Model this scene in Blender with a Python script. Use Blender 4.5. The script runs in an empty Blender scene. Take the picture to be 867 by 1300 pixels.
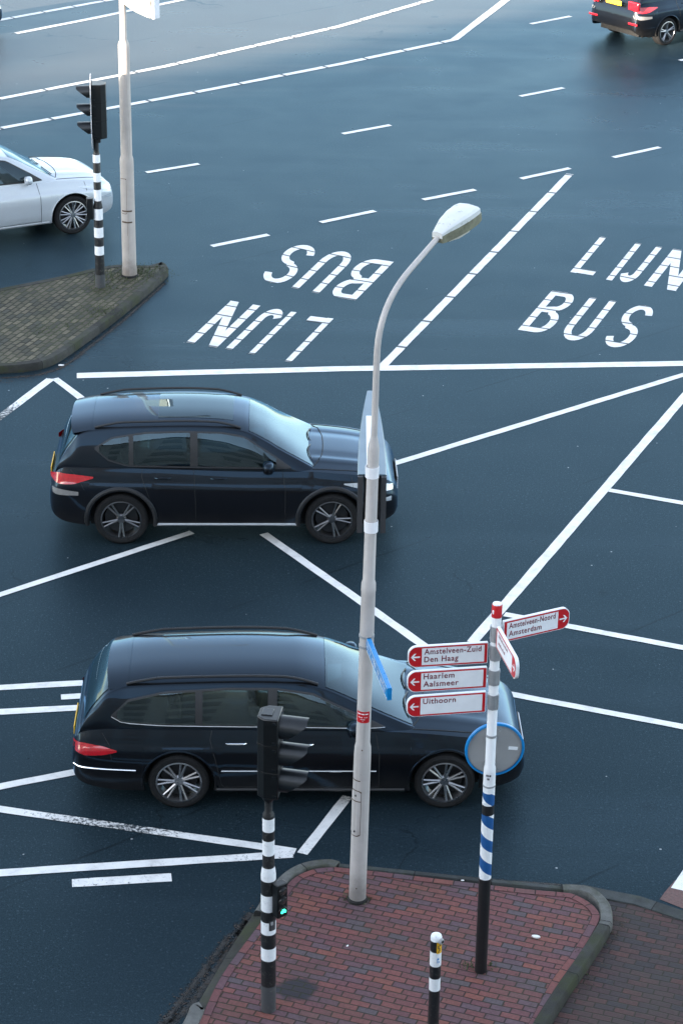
import bpy, bmesh, math, random
from mathutils import Vector, Matrix, Euler
import numpy as np

random.seed(7)
rng = np.random.default_rng(11)
R = math.radians
PI = math.pi
scene = bpy.context.scene
COL = scene.collection

# ------------------------------------------------------------------ helpers
class MB:
    """collects shapes, then links them as ONE mesh object"""
    def __init__(s):
        s.v = []; s.f = []; s.attr = {}
    def add(s, vs, fs):
        o = len(s.v)
        s.v += [tuple(p) for p in vs]
        s.f += [tuple(i + o for i in f) for f in fs]
        return o
    def box(s, c, size, rot=None, taper=(1, 1)):
        a, b, h = size[0] / 2, size[1] / 2, size[2] / 2
        tx, ty = taper
        vs = [(-a, -b, -h), (a, -b, -h), (a, b, -h), (-a, b, -h),
              (-a * tx, -b * ty, h), (a * tx, -b * ty, h), (a * tx, b * ty, h), (-a * tx, b * ty, h)]
        M = rot if rot is not None else Matrix.Identity(3)
        C = Vector(c)
        s.add([M @ Vector(p) + C for p in vs],
              [(3, 2, 1, 0), (4, 5, 6, 7), (0, 1, 5, 4), (1, 2, 6, 5), (2, 3, 7, 6), (3, 0, 4, 7)])
    def tube(s, pts, r, n=14, caps=True, flat=1.0):
        pts = [Vector(p) for p in pts]
        rs = r if isinstance(r, (list, tuple)) else [r] * len(pts)
        rings = []
        prev = None
        for i, p in enumerate(pts):
            d = (pts[min(i + 1, len(pts) - 1)] - pts[max(i - 1, 0)])
            if d.length < 1e-9: d = Vector((0, 0, 1))
            d.normalize()
            if prev is None:
                ref = Vector((0, 0, 1)) if abs(d.z) < .9 else Vector((1, 0, 0))
                a = d.cross(ref).normalized()
            else:
                a = (prev - d * prev.dot(d)).normalized()
            prev = a
            b = d.cross(a)
            rings.append([p + (a * math.cos(t) * rs[i] + b * math.sin(t) * rs[i] * flat)
                          for t in [2 * PI * k / n for k in range(n)]])
        vs = [q for ring in rings for q in ring]
        fs = []
        for i in range(len(rings) - 1):
            for k in range(n):
                fs.append((i * n + k, i * n + (k + 1) % n, (i + 1) * n + (k + 1) % n, (i + 1) * n + k))
        if caps:
            fs.append(tuple(range(n))[::-1]); fs.append(tuple((len(rings) - 1) * n + k for k in range(n)))
        s.add(vs, fs)
    def lathe(s, prof, n=32, axis='z', c=(0, 0, 0), caps=True):
        vs = []; fs = []
        for (r, h) in prof:
            for k in range(n):
                t = 2 * PI * k / n
                x, y = r * math.cos(t), r * math.sin(t)
                p = (x, y, h) if axis == 'z' else ((x, h, -y) if axis == 'y' else (h, x, y))
                vs.append((p[0] + c[0], p[1] + c[1], p[2] + c[2]))
        m = len(prof)
        for i in range(m - 1):
            for k in range(n):
                fs.append((i * n + k, i * n + (k + 1) % n, (i + 1) * n + (k + 1) % n, (i + 1) * n + k))
        if caps:
            if prof[0][0] > 1e-6: fs.append(tuple(range(n))[::-1])
            if prof[-1][0] > 1e-6: fs.append(tuple((m - 1) * n + k for k in range(n)))
        s.add(vs, fs)
    def prism(s, poly, z0, z1):
        n = len(poly)
        vs = [(p[0], p[1], z0) for p in poly] + [(p[0], p[1], z1) for p in poly]
        fs = [tuple(range(n))[::-1], tuple(range(n, 2 * n))]
        for k in range(n): fs.append((k, (k + 1) % n, n + (k + 1) % n, n + k))
        s.add(vs, fs)
    def plate(s, poly, M, th):
        """2-D outline placed by matrix M (its local z is the plate normal)"""
        n = len(poly)
        vs = [M @ Vector((p[0], p[1], 0)) for p in poly] + [M @ Vector((p[0], p[1], th)) for p in poly]
        fs = [tuple(range(n))[::-1], tuple(range(n, 2 * n))]
        for k in range(n): fs.append((k, (k + 1) % n, n + (k + 1) % n, n + k))
        s.add(vs, fs)
    def grid(s, P):
        """P[i][j] points"""
        a, b = len(P), len(P[0])
        vs = [q for row in P for q in row]
        s.add(vs, [(i * b + j, i * b + j + 1, (i + 1) * b + j + 1, (i + 1) * b + j)
                   for i in range(a - 1) for j in range(b - 1)])
    def build(s, name, mat, parent=None, smooth=True, angle=35, bevel=0, attrs=None, merge=True, recalc=True):
        me = bpy.data.meshes.new(name)
        me.from_pydata(s.v, [], s.f)
        if attrs:
            for k, vals in attrs.items():
                at = me.attributes.new(k, 'FLOAT', 'POINT')
                at.data.foreach_set('value', vals)
        if recalc:
            bm = bmesh.new(); bm.from_mesh(me)
            if merge: bmesh.ops.remove_doubles(bm, verts=bm.verts, dist=1e-5)
            bmesh.ops.recalc_face_normals(bm, faces=bm.faces)
            bm.to_mesh(me); bm.free()
        me.materials.append(mat)
        if smooth:
            me.shade_smooth()
            me.set_sharp_from_angle(angle=R(angle))
        o = bpy.data.objects.new(name, me)
        COL.objects.link(o)
        if bevel:
            b = o.modifiers.new('edge', 'BEVEL'); b.width = bevel; b.segments = 2; b.limit_method = 'ANGLE'
            b.angle_limit = R(40)
        if parent is not None: o.parent = parent
        return o

def tag(o, label=None, cat=None, group=None, kind=None):
    if label: o['label'] = label
    if cat: o['category'] = cat
    if group: o['group'] = group
    if kind: o['kind'] = kind
    return o

def empty(name, loc, rz=0, label=None, cat=None, group=None):
    o = bpy.data.objects.new(name, None)
    o.empty_display_size = .2
    COL.objects.link(o)
    o.location = loc; o.rotation_euler = (0, 0, rz)
    return tag(o, label, cat, group)

def interp(keys):
    """smooth monotone interpolation (pchip) through (x, y) keys"""
    X = np.array([k[0] for k in keys], float); Y = np.array([k[1] for k in keys], float)
    h = np.diff(X); d = np.diff(Y) / h
    m = np.zeros(len(X)); m[0] = d[0]; m[-1] = d[-1]
    for i in range(1, len(X) - 1):
        if d[i - 1] * d[i] > 0:
            w1 = 2 * h[i] + h[i - 1]; w2 = h[i] + 2 * h[i - 1]
            m[i] = (w1 + w2) / (w1 / d[i - 1] + w2 / d[i])
    def f(x):
        x = min(max(x, X[0]), X[-1])
        i = int(min(max(np.searchsorted(X, x) - 1, 0), len(h) - 1))
        t = (x - X[i]) / h[i]
        return float((1 + 2 * t) * (1 - t) ** 2 * Y[i] + t * (1 - t) ** 2 * h[i] * m[i]
                     + t * t * (3 - 2 * t) * Y[i + 1] + t * t * (t - 1) * h[i] * m[i + 1])
    return f

def lin(keys):
    X = [k[0] for k in keys]; Y = [k[1] for k in keys]
    return lambda x: float(np.interp(x, X, Y))

# ------------------------------------------------------------------ materials
def new_mat(name):
    m = bpy.data.materials.new(name); m.use_nodes = True
    nt = m.node_tree; nt.nodes.clear()
    out = nt.nodes.new('ShaderNodeOutputMaterial')
    b = nt.nodes.new('ShaderNodeBsdfPrincipled')
    nt.links.new(b.outputs[0], out.inputs[0])
    return m, nt, b

def N(nt, typ, **kw):
    n = nt.nodes.new(typ)
    for k, v in kw.items(): setattr(n, k, v)
    return n

def val(nt, sock, v):
    if isinstance(v, bpy.types.NodeSocket): nt.links.new(v, sock)
    else: sock.default_value = v

def math_(nt, op, a, b=None, c=None, clamp=False):
    n = N(nt, 'ShaderNodeMath', operation=op); n.use_clamp = clamp
    val(nt, n.inputs[0], a)
    if b is not None: val(nt, n.inputs[1], b)
    if c is not None: val(nt, n.inputs[2], c)
    return n.outputs[0]

def mix(nt, fac, a, b):
    n = N(nt, 'ShaderNodeMix', data_type='RGBA')
    val(nt, n.inputs[0], fac); val(nt, n.inputs[6], a); val(nt, n.inputs[7], b)
    return n.outputs[2]

def noise(nt, vec, scale, detail=4, rough=.6, out='Fac'):
    n = N(nt, 'ShaderNodeTexNoise'); n.inputs['Scale'].default_value = scale
    n.inputs['Detail'].default_value = detail; n.inputs['Roughness'].default_value = rough
    if vec is not None: nt.links.new(vec, n.inputs['Vector'])
    return n.outputs[out]

def ramp(nt, fac, stops, interp='LINEAR'):
    n = N(nt, 'ShaderNodeValToRGB'); cr = n.color_ramp; cr.interpolation = interp
    while len(cr.elements) < len(stops): cr.elements.new(.5)
    for e, (p, c) in zip(cr.elements, stops):
        e.position = p; e.color = c if len(c) == 4 else (*c, 1)
    nt.links.new(fac, n.inputs[0])
    return n.outputs[0]

def smooth_step(nt, x, lo, hi):
    n = N(nt, 'ShaderNodeMapRange', interpolation_type='SMOOTHSTEP')
    val(nt, n.inputs[0], x); n.inputs[1].default_value = lo; n.inputs[2].default_value = hi
    return n.outputs[0]

def bump(nt, b, h, strength=.3, dist=.01):
    n = N(nt, 'ShaderNodeBump'); n.inputs['Strength'].default_value = strength; n.inputs['Distance'].default_value = dist
    nt.links.new(h, n.inputs['Height']); nt.links.new(n.outputs[0], b.inputs['Normal'])

def objvec(nt): return N(nt, 'ShaderNodeTexCoord').outputs['Object']
def posvec(nt): return N(nt, 'ShaderNodeNewGeometry').outputs['Position']
def attr(nt, name): return N(nt, 'ShaderNodeAttribute', attribute_name=name).outputs['Fac']
def rgba(c): return (*c, 1.0)

def simple(name, col, rough=.5, metal=0, coat=0, var=.12, scale=9, dirt=0, dirtcol=(.12, .1, .07), spec=.5, bmp=0):
    m, nt, b = new_mat(name)
    v = objvec(nt)
    n1 = noise(nt, v, scale, 5)
    lo = tuple(c * (1 - var) for c in col); hi = tuple(min(1, c * (1 + var)) for c in col)
    c = ramp(nt, n1, [(.3, lo), (.7, hi)])
    if dirt:
        n2 = noise(nt, v, scale * 2.7, 8, .7)
        c = mix(nt, math_(nt, 'MULTIPLY', smooth_step(nt, n2, .56, .72), dirt), c, rgba(dirtcol))
    nt.links.new(c, b.inputs['Base Color'])
    r = ramp(nt, noise(nt, v, scale * 1.6, 4), [(.3, (rough * .85,) * 3), (.7, (min(1, rough * 1.15),) * 3)])
    nt.links.new(r, b.inputs['Roughness'])
    b.inputs['Metallic'].default_value = metal
    b.inputs['Coat Weight'].default_value = coat
    b.inputs['Coat Roughness'].default_value = .04
    b.inputs['Specular IOR Level'].default_value = spec
    if bmp: bump(nt, b, noise(nt, v, scale * 8, 4), bmp, .004)
    return m

def emissive(name, col, strength):
    m, nt, b = new_mat(name)
    b.inputs['Base Color'].default_value = rgba(tuple(c * .3 for c in col))
    b.inputs['Emission Color'].default_value = rgba(col)
    b.inputs['Emission Strength'].default_value = strength
    return m

def sheen_layer(nt, b, tint, rough, ior, k):
    """a tinted reflecting film over the base, stronger at grazing angles"""
    out = [n for n in nt.nodes if n.type == 'OUTPUT_MATERIAL'][0]
    gl = nt.nodes.new('ShaderNodeBsdfGlossy'); mx = nt.nodes.new('ShaderNodeMixShader'); fr = nt.nodes.new('ShaderNodeFresnel')
    fr.inputs['IOR'].default_value = ior; gl.inputs['Color'].default_value = rgba(tint); val(nt, gl.inputs['Roughness'], rough)
    nt.links.new(math_(nt, 'MULTIPLY', fr.outputs[0], k), mx.inputs[0])
    if b.inputs['Normal'].is_linked:
        nt.links.new(b.inputs['Normal'].links[0].from_socket, gl.inputs['Normal'])
    nt.links.new(b.outputs[0], mx.inputs[1]); nt.links.new(gl.outputs[0], mx.inputs[2]); nt.links.new(mx.outputs[0], out.inputs[0])

def asphalt_nodes(nt, dark=1.0):
    p = posvec(nt)
    g = noise(nt, p, 62, 4, .8)
    g2 = noise(nt, p, 30, 3, .75)
    big = noise(nt, p, .35, 4, .55)
    mp = N(nt, 'ShaderNodeMapping'); nt.links.new(p, mp.inputs[0])
    mp.inputs['Rotation'].default_value = (0, 0, R(-36)); mp.inputs['Scale'].default_value = (.05, .55, 1)
    streak = noise(nt, mp.outputs[0], 1.0, 4, .6)
    a = (.003 * dark, .006 * dark, .008 * dark); c = (.021 * dark, .037 * dark, .047 * dark)
    col = ramp(nt, g, [(.36, a), (.64, c)])
    col = mix(nt, smooth_step(nt, g2, .56, .70), col, rgba((.044 * dark, .066 * dark, .082 * dark)))
    col = mix(nt, math_(nt, 'MULTIPLY', smooth_step(nt, big, .42, .66), .40), col, rgba((.009 * dark, .016 * dark, .022 * dark)))
    col = mix(nt, math_(nt, 'MULTIPLY', smooth_step(nt, streak, .50, .72), .22), col, rgba((.030 * dark, .048 * dark, .064 * dark)))
    # lighter warm tone painted on the far carriageway in place of sunlight, joints between the paved strips, fine cracks
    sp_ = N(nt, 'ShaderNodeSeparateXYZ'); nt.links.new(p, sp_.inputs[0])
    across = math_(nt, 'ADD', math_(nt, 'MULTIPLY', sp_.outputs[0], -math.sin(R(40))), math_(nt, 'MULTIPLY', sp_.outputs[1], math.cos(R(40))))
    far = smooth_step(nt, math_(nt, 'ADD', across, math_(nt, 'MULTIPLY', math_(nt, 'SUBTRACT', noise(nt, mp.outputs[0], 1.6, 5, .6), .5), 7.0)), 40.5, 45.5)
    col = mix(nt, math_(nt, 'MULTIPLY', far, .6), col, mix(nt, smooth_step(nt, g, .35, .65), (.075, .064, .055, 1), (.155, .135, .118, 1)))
    jm = math_(nt, 'FLOORED_MODULO', math_(nt, 'ADD', across, math_(nt, 'MULTIPLY', noise(nt, p, .9, 3), .10)), 3.6)
    joint = math_(nt, 'MULTIPLY', math_(nt, 'LESS_THAN', jm, .035), smooth_step(nt, noise(nt, p, .55, 3), .45, .60))
    vc = N(nt, 'ShaderNodeTexVoronoi', feature='DISTANCE_TO_EDGE'); vc.inputs['Scale'].default_value = .33
    wv = N(nt, 'ShaderNodeVectorMath', operation='MULTIPLY_ADD'); nz2 = N(nt, 'ShaderNodeTexNoise'); nz2.inputs['Scale'].default_value = 1.7; nz2.inputs['Detail'].default_value = 6
    nt.links.new(p, nz2.inputs['Vector']); nt.links.new(nz2.outputs['Color'], wv.inputs[0]); wv.inputs[1].default_value = (.9, .9, 0); nt.links.new(p, wv.inputs[2]); nt.links.new(wv.outputs[0], vc.inputs['Vector'])
    crack = math_(nt, 'MULTIPLY', math_(nt, 'LESS_THAN', vc.outputs['Distance'], .0035), smooth_step(nt, noise(nt, p, .30, 3), .52, .60))
    col = mix(nt, math_(nt, 'MULTIPLY', math_(nt, 'MAXIMUM', joint, crack), .55), col, (.004, .005, .006, 1))
    # oil drips, here and there
    vd = N(nt, 'ShaderNodeTexVoronoi'); vd.inputs['Scale'].default_value = .9; nt.links.new(p, vd.inputs['Vector'])
    pk = N(nt, 'ShaderNodeTexWhiteNoise'); nt.links.new(vd.outputs['Position'], pk.inputs['Vector'])
    dd = math_(nt, 'ADD', vd.outputs['Distance'], math_(nt, 'MULTIPLY', math_(nt, 'SUBTRACT', noise(nt, p, 7, 4), .5), .14))
    oil = math_(nt, 'MULTIPLY', math_(nt, 'SUBTRACT', 1, smooth_step(nt, dd, .02, .13)), math_(nt, 'GREATER_THAN', pk.outputs[0], .62))
    col = mix(nt, math_(nt, 'MULTIPLY', oil, .45), col, (.005, .006, .007, 1))
    # pale specks of grit and chewing gum
    vo = N(nt, 'ShaderNodeTexVoronoi'); vo.inputs['Scale'].default_value = 3.4; nt.links.new(p, vo.inputs['Vector'])
    pick = N(nt, 'ShaderNodeTexWhiteNoise'); nt.links.new(vo.outputs['Position'], pick.inputs['Vector'])
    sp = math_(nt, 'MULTIPLY', math_(nt, 'LESS_THAN', vo.outputs['Distance'], .045), math_(nt, 'GREATER_THAN', pick.outputs[0], .80))
    col = mix(nt, math_(nt, 'MULTIPLY', sp, .6), col, (.45, .47, .48, 1))
    return col, p, g, big, streak, g2

def make_asphalt():
    m, nt, b = new_mat('asphalt')
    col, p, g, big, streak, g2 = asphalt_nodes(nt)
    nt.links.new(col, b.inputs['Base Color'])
    ro = ramp(nt, noise(nt, p, .8, 5, .6), [(.3, (.27,) * 3), (.7, (.40,) * 3)])
    ro2 = mix(nt, math_(nt, 'MULTIPLY', smooth_step(nt, streak, .48, .70), .8), ro, (.22, .22, .22, 1))
    nt.links.new(ro2, b.inputs['Roughness'])
    b.inputs['Specular IOR Level'].default_value = 0
    bump(nt, b, math_(nt, 'ADD', g, math_(nt, 'MULTIPLY', g2, 1.2)), .42, .006)
    sheen_layer(nt, b, (.56, .82, .97), ro2, 1.26, .66)
    return m

def make_road_paint():
    m, nt, b = new_mat('road_paint')
    col, p, g, big, streak, g2 = asphalt_nodes(nt)
    w = attr(nt, 'wear'); sv = attr(nt, 'seam')
    fr = math_(nt, 'FRACT', sv)
    gap = math_(nt, 'LESS_THAN', fr, math_(nt, 'ADD', .06, attr(nt, 'wide')))
    n1 = noise(nt, p, 26, 8, .75)
    n2 = noise(nt, p, 3.0, 4, .6)
    lo = math_(nt, 'ADD', n1, math_(nt, 'MULTIPLY', n2, .25))
    thr = math_(nt, 'SUBTRACT', 1.02, math_(nt, 'MULTIPLY', w, .55))
    worn = smooth_step(nt, math_(nt, 'SUBTRACT', lo, thr), -.10, .05)
    paint = ramp(nt, noise(nt, p, 5, 6, .65), [(.28, (.52, .51, .50)), (.5, (.70, .69, .67)), (.75, (.80, .78, .75))])
    paint = mix(nt, math_(nt, 'MULTIPLY', smooth_step(nt, g, .55, .75), .18), paint, (.45, .47, .49, 1))
    fac = math_(nt, 'MAXIMUM', math_(nt, 'MULTIPLY', gap, .95), worn)
    nt.links.new(mix(nt, fac, paint, col), b.inputs['Base Color'])
    b.inputs['Roughness'].default_value = .55
    bump(nt, b, g, .2, .004)
    return m

def make_brick(name, angle, bw, bh, stops, mortar, gapf=.06, moss=0, dirt=.25, stains=(), rough=.75, use_uv=False):
    """paving bricks in running bond: a colour of its own for each brick"""
    m, nt, b = new_mat(name)
    p = posvec(nt)
    if use_uv:
        cx = math_(nt, 'DIVIDE', attr(nt, 'along'), bw); cy = attr(nt, 'across')
        row = None
    else:
        mp = N(nt, 'ShaderNodeMapping'); nt.links.new(p, mp.inputs[0]); mp.inputs['Rotation'].default_value = (0, 0, -angle)
        # slightly wandering courses
        nz = N(nt, 'ShaderNodeTexNoise'); nz.inputs['Scale'].default_value = 1.3; nt.links.new(p, nz.inputs['Vector'])
        ad = N(nt, 'ShaderNodeVectorMath', operation='MULTIPLY_ADD'); nt.links.new(nz.outputs['Color'], ad.inputs[0])
        ad.inputs[1].default_value = (.05, .05, 0); nt.links.new(mp.outputs[0], ad.inputs[2])
        sx = N(nt, 'ShaderNodeSeparateXYZ'); nt.links.new(ad.outputs[0], sx.inputs[0])
        cy = math_(nt, 'DIVIDE', sx.outputs[1], bh)
        row = math_(nt, 'FLOOR', cy)
        wr = N(nt, 'ShaderNodeTexWhiteNoise', noise_dimensions='1D'); nt.links.new(row, wr.inputs['W'])
        off = math_(nt, 'ADD', math_(nt, 'MULTIPLY', math_(nt, 'FLOORED_MODULO', row, 2.0), .5), math_(nt, 'MULTIPLY', wr.outputs[0], .16))
        cx = math_(nt, 'ADD', math_(nt, 'DIVIDE', sx.outputs[0], bw), off)
    fx = math_(nt, 'FRACT', cx); fy = math_(nt, 'FRACT', cy)
    ix = math_(nt, 'FLOOR', cx)
    cb = N(nt, 'ShaderNodeCombineXYZ'); nt.links.new(ix, cb.inputs[0])
    if row is not None: nt.links.new(row, cb.inputs[1])
    wn = N(nt, 'ShaderNodeTexWhiteNoise'); nt.links.new(cb.outputs[0], wn.inputs['Vector'])
    col = ramp(nt, wn.outputs[0], stops, 'CONSTANT')
    # mottling in each brick
    f1 = noise(nt, p, 34, 6, .7)
    hv = N(nt, 'ShaderNodeHueSaturation'); nt.links.new(col, hv.inputs['Color'])
    nt.links.new(math_(nt, 'MULTIPLY_ADD', f1, 1.1, .45), hv.inputs['Value'])
    col = hv.outputs[0]
    # joints
    ex = math_(nt, 'MULTIPLY', math_(nt, 'MINIMUM', fx, math_(nt, 'SUBTRACT', 1, fx)), bw / bh)
    ey = math_(nt, 'MINIMUM', fy, math_(nt, 'SUBTRACT', 1, fy))
    e = math_(nt, 'MINIMUM', ex, ey)
    e = math_(nt, 'ADD', e, math_(nt, 'MULTIPLY', math_(nt, 'SUBTRACT', noise(nt, p, 55, 3), .5), .07))
    joint = math_(nt, 'SUBTRACT', 1, smooth_step(nt, e, gapf * .5, gapf * 1.7))
    big = noise(nt, p, 1.1, 5, .6)
    mcol = rgba(mortar)
    if moss:
        mcol = mix(nt, math_(nt, 'MULTIPLY', smooth_step(nt, big, .35, .6), moss), rgba(mortar), (.045, .055, .018, 1))
        col = mix(nt, math_(nt, 'MULTIPLY', smooth_step(nt, noise(nt, p, 2.3, 7, .7), .5, .68), moss * .7), col, (.05, .055, .025, 1))
    col = mix(nt, math_(nt, 'MULTIPLY', smooth_step(nt, big, .45, .68), dirt), col, (.05, .042, .04, 1))
    for (sx_, sy_, rx, ry, c_, k_) in stains:
        s_ = N(nt, 'ShaderNodeSeparateXYZ'); nt.links.new(p, s_.inputs[0])
        dx = math_(nt, 'DIVIDE', math_(nt, 'SUBTRACT', s_.outputs[0], sx_), rx); dy = math_(nt, 'DIVIDE', math_(nt, 'SUBTRACT', s_.outputs[1], sy_), ry)
        d = math_(nt, 'SQRT', math_(nt, 'ADD', math_(nt, 'MULTIPLY', dx, dx), math_(nt, 'MULTIPLY', dy, dy)))
        d = math_(nt, 'ADD', d, math_(nt, 'MULTIPLY', math_(nt, 'SUBTRACT', noise(nt, p, 9, 4), .5), .8))
        fac = math_(nt, 'MULTIPLY', math_(nt, 'SUBTRACT', 1, smooth_step(nt, d, .55, 1.05)), k_)
        col = mix(nt, fac, col, rgba(c_))
    col = mix(nt, math_(nt, 'MULTIPLY', joint, .9), col, mcol)
    nt.links.new(col, b.inputs['Base Color'])
    b.inputs['Roughness'].default_value = rough; b.inputs['Specular IOR Level'].default_value = .2
    hgt = math_(nt, 'SUBTRACT', math_(nt, 'MULTIPLY', f1, .25), joint)
    hgt = math_(nt, 'ADD', hgt, math_(nt, 'MULTIPLY', wn.outputs[0], .35))
    bump(nt, b, hgt, .6, .008)
    return m

def make_kerb(name, col, moss=.5, step=1.0):
    m, nt, b = new_mat(name)
    p = posvec(nt)
    a = attr(nt, 'along')
    fr = math_(nt, 'FRACT', math_(nt, 'DIVIDE', a, step))
    joint = math_(nt, 'LESS_THAN', fr, .012 / step)
    ixx = N(nt, 'ShaderNodeTexWhiteNoise', noise_dimensions='1D'); nt.links.new(math_(nt, 'FLOOR', math_(nt, 'DIVIDE', a, step)), ixx.inputs['W'])
    c = ramp(nt, noise(nt, p, 6, 8, .7), [(.3, tuple(x * .65 for x in col)), (.72, tuple(x * 1.3 for x in col))])
    hv = N(nt, 'ShaderNodeHueSaturation'); nt.links.new(c, hv.inputs['Color']); nt.links.new(math_(nt, 'MULTIPLY_ADD', ixx.outputs[0], .5, .75), hv.inputs['Value'])
    c = mix(nt, math_(nt, 'MULTIPLY', smooth_step(nt, noise(nt, p, 2.6, 6, .7), .46, .66), moss), hv.outputs[0], (.035, .042, .018, 1))
    c = mix(nt, smooth_step(nt, noise(nt, p, 60, 4), .6, .75), c, rgba(tuple(x * .5 for x in col)))
    c = mix(nt, math_(nt, 'MULTIPLY', joint, .9), c, (.01, .01, .01, 1))
    nt.links.new(c, b.inputs['Base Color']); b.inputs['Roughness'].default_value = .8; b.inputs['Specular IOR Level'].default_value = .2
    bump(nt, b, noise(nt, p, 70, 4), .4, .006)
    return m

def make_car_paint(name, col, rough=.3, metal=.0, tint=(.26, .62, 1)):
    m, nt, b = new_mat(name)
    v = objvec(nt)
    fl = noise(nt, v, 400, 2)
    c = ramp(nt, fl, [(.35, tuple(x * .8 for x in col)), (.7, tuple(min(1, x * 1.3) for x in col))])
    # road film low on the body
    s = N(nt, 'ShaderNodeSeparateXYZ'); nt.links.new(v, s.inputs[0])
    low = math_(nt, 'SUBTRACT', 1, smooth_step(nt, math_(nt, 'ADD', s.outputs[2], math_(nt, 'MULTIPLY', noise(nt, v, 5, 5), .25)), .36, .66))
    c = mix(nt, math_(nt, 'MULTIPLY', low, .14), c, (.07, .068, .065, 1))
    nt.links.new(c, b.inputs['Base Color'])
    rr = N(nt, 'ShaderNodeMapRange'); nt.links.new(low, rr.inputs[0]); rr.inputs[3].default_value = rough; rr.inputs[4].default_value = .5
    nt.links.new(rr.outputs[0], b.inputs['Roughness'])
    b.inputs['Metallic'].default_value = metal
    b.inputs['Specular IOR Level'].default_value = .15
    lr = N(nt, 'ShaderNodeMapRange'); nt.links.new(low, lr.inputs[0]); lr.inputs[3].default_value = .03; lr.inputs[4].default_value = .25
    sheen_layer(nt, b, tint, lr.outputs[0], 1.42, .78)
    return m

def make_stripes(name, bands, base, rough=.4, worn=.0):
    """paint bands along the object's own height: list of (z_from, colour)"""
    m, nt, b = new_mat(name)
    v = objvec(nt)
    s = N(nt, 'ShaderNodeSeparateXYZ'); nt.links.new(v, s.inputs[0])
    H = 5.0
    fac = math_(nt, 'DIVIDE', s.outputs[2], H)
    c = None
    n = N(nt, 'ShaderNodeValToRGB'); cr = n.color_ramp; cr.interpolation = 'CONSTANT'
    while len(cr.elements) < len(bands): cr.elements.new(.5)
    for e, (z, cc) in zip(cr.elements, bands): e.position = max(0, z / H); e.color = rgba(cc)
    nt.links.new(fac, n.inputs[0])
    c = n.outputs[0]
    d = noise(nt, v, 22, 8, .75)
    c = mix(nt, math_(nt, 'MULTIPLY', smooth_step(nt, d, .52, .72), .38), c, (.20, .19, .17, 1))
    nt.links.new(c, b.inputs['Base Color'])
    b.inputs['Roughness'].default_value = rough
    return m

BLK = (.012, .012, .013); WHT = (.78, .79, .80); GRY = (.075, .08, .085)
M = {}
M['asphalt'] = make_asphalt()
M['road_paint'] = make_road_paint()
def make_pole(name, col, run):
    """old pole paint: rain streaks down its length, splashed dirt above the ground, scuffs"""
    m, nt, b = new_mat(name)
    v = objvec(nt)
    mp = N(nt, 'ShaderNodeMapping'); nt.links.new(v, mp.inputs[0]); mp.inputs['Scale'].default_value = (26, 26, .8)
    st = noise(nt, mp.outputs[0], 1.0, 5, .6)
    c = ramp(nt, noise(nt, v, 5, 5), [(.3, tuple(x * .9 for x in col)), (.7, tuple(x * 1.08 for x in col))])
    c = mix(nt, math_(nt, 'MULTIPLY', smooth_step(nt, st, .5, .75), .45), c, rgba(run))
    s = N(nt, 'ShaderNodeSeparateXYZ'); nt.links.new(v, s.inputs[0])
    low = math_(nt, 'SUBTRACT', 1, smooth_step(nt, math_(nt, 'ADD', s.outputs[2], math_(nt, 'MULTIPLY', noise(nt, v, 9, 6, .7), .5)), .25, .75))
    c = mix(nt, math_(nt, 'MULTIPLY', low, .65), c, rgba(tuple(x * .45 for x in run)))
    c = mix(nt, math_(nt, 'MULTIPLY', smooth_step(nt, noise(nt, v, 30, 8, .75), .60, .72), .5), c, rgba(tuple(x * .6 for x in run)))
    nt.links.new(c, b.inputs['Base Color']); b.inputs['Roughness'].default_value = .5
    return m
M['pole_grey'] = make_pole('galvanised_paint', (.46, .43, .41), (.24, .22, .20))
M['pole_far'] = make_pole('galvanised_paint_far', (.46, .41, .37), (.24, .18, .14))
M['rust'] = simple('rusty_seam', (.10, .065, .045), .8, var=.3, scale=30)
M['clamp_white'] = simple('white_band', (.78, .78, .80), .4, scale=12, var=.05)
M['steel'] = simple('zinc_steel', (.36, .37, .38), .42, .35, scale=14)
M['black_plastic'] = simple('black_plastic', (.005, .0055, .006), .36, scale=14, var=.3)
M['visor'] = simple('visor_plastic', (.008, .010, .012), .34, scale=16, var=.25)
M['rubber'] = simple('rubber', (.012, .012, .0125), .8, scale=30, var=.3, spec=.2)
M['rim'] = simple('alloy', (.32, .32, .33), .3, .9, scale=10)
M['rim_dark'] = simple('alloy_dark', (.15, .15, .155), .34, .9, scale=10)
M['chrome'] = simple('chrome', (.75, .76, .78), .12, 1, scale=10, var=.04)
def make_glass(name, tint):
    m = bpy.data.materials.new(name); m.use_nodes = True; nt = m.node_tree; nt.nodes.clear()
    out = nt.nodes.new('ShaderNodeOutputMaterial'); mx = nt.nodes.new('ShaderNodeMixShader'); fr = nt.nodes.new('ShaderNodeFresnel')
    tr = nt.nodes.new('ShaderNodeBsdfTransparent'); gl = nt.nodes.new('ShaderNodeBsdfGlossy')
    fr.inputs['IOR'].default_value = 1.62; tr.inputs['Color'].default_value = rgba(tint); gl.inputs['Roughness'].default_value = .015; gl.inputs['Color'].default_value = (.66, .88, 1, 1)
    nt.links.new(math_(nt, 'ADD', fr.outputs[0], math_(nt, 'MULTIPLY', noise(nt, objvec(nt), 2.5, 3), .02)), mx.inputs[0])
    nt.links.new(tr.outputs[0], mx.inputs[1]); nt.links.new(gl.outputs[0], mx.inputs[2]); nt.links.new(mx.outputs[0], out.inputs[0])
    return m
M['glass'] = make_glass('tinted_glass', (.24, .30, .30))
M['pane_dark'] = simple('pale_window_pane', (.20, .20, .20), .1, scale=1)  # pale panes on the unseen building soften stripes mirrored in car windows
M['under'] = simple('underbody', (.010, .010, .010), .9, scale=10)
M['trim'] = simple('black_trim', (.014, .014, .015), .45, scale=12)
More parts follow.
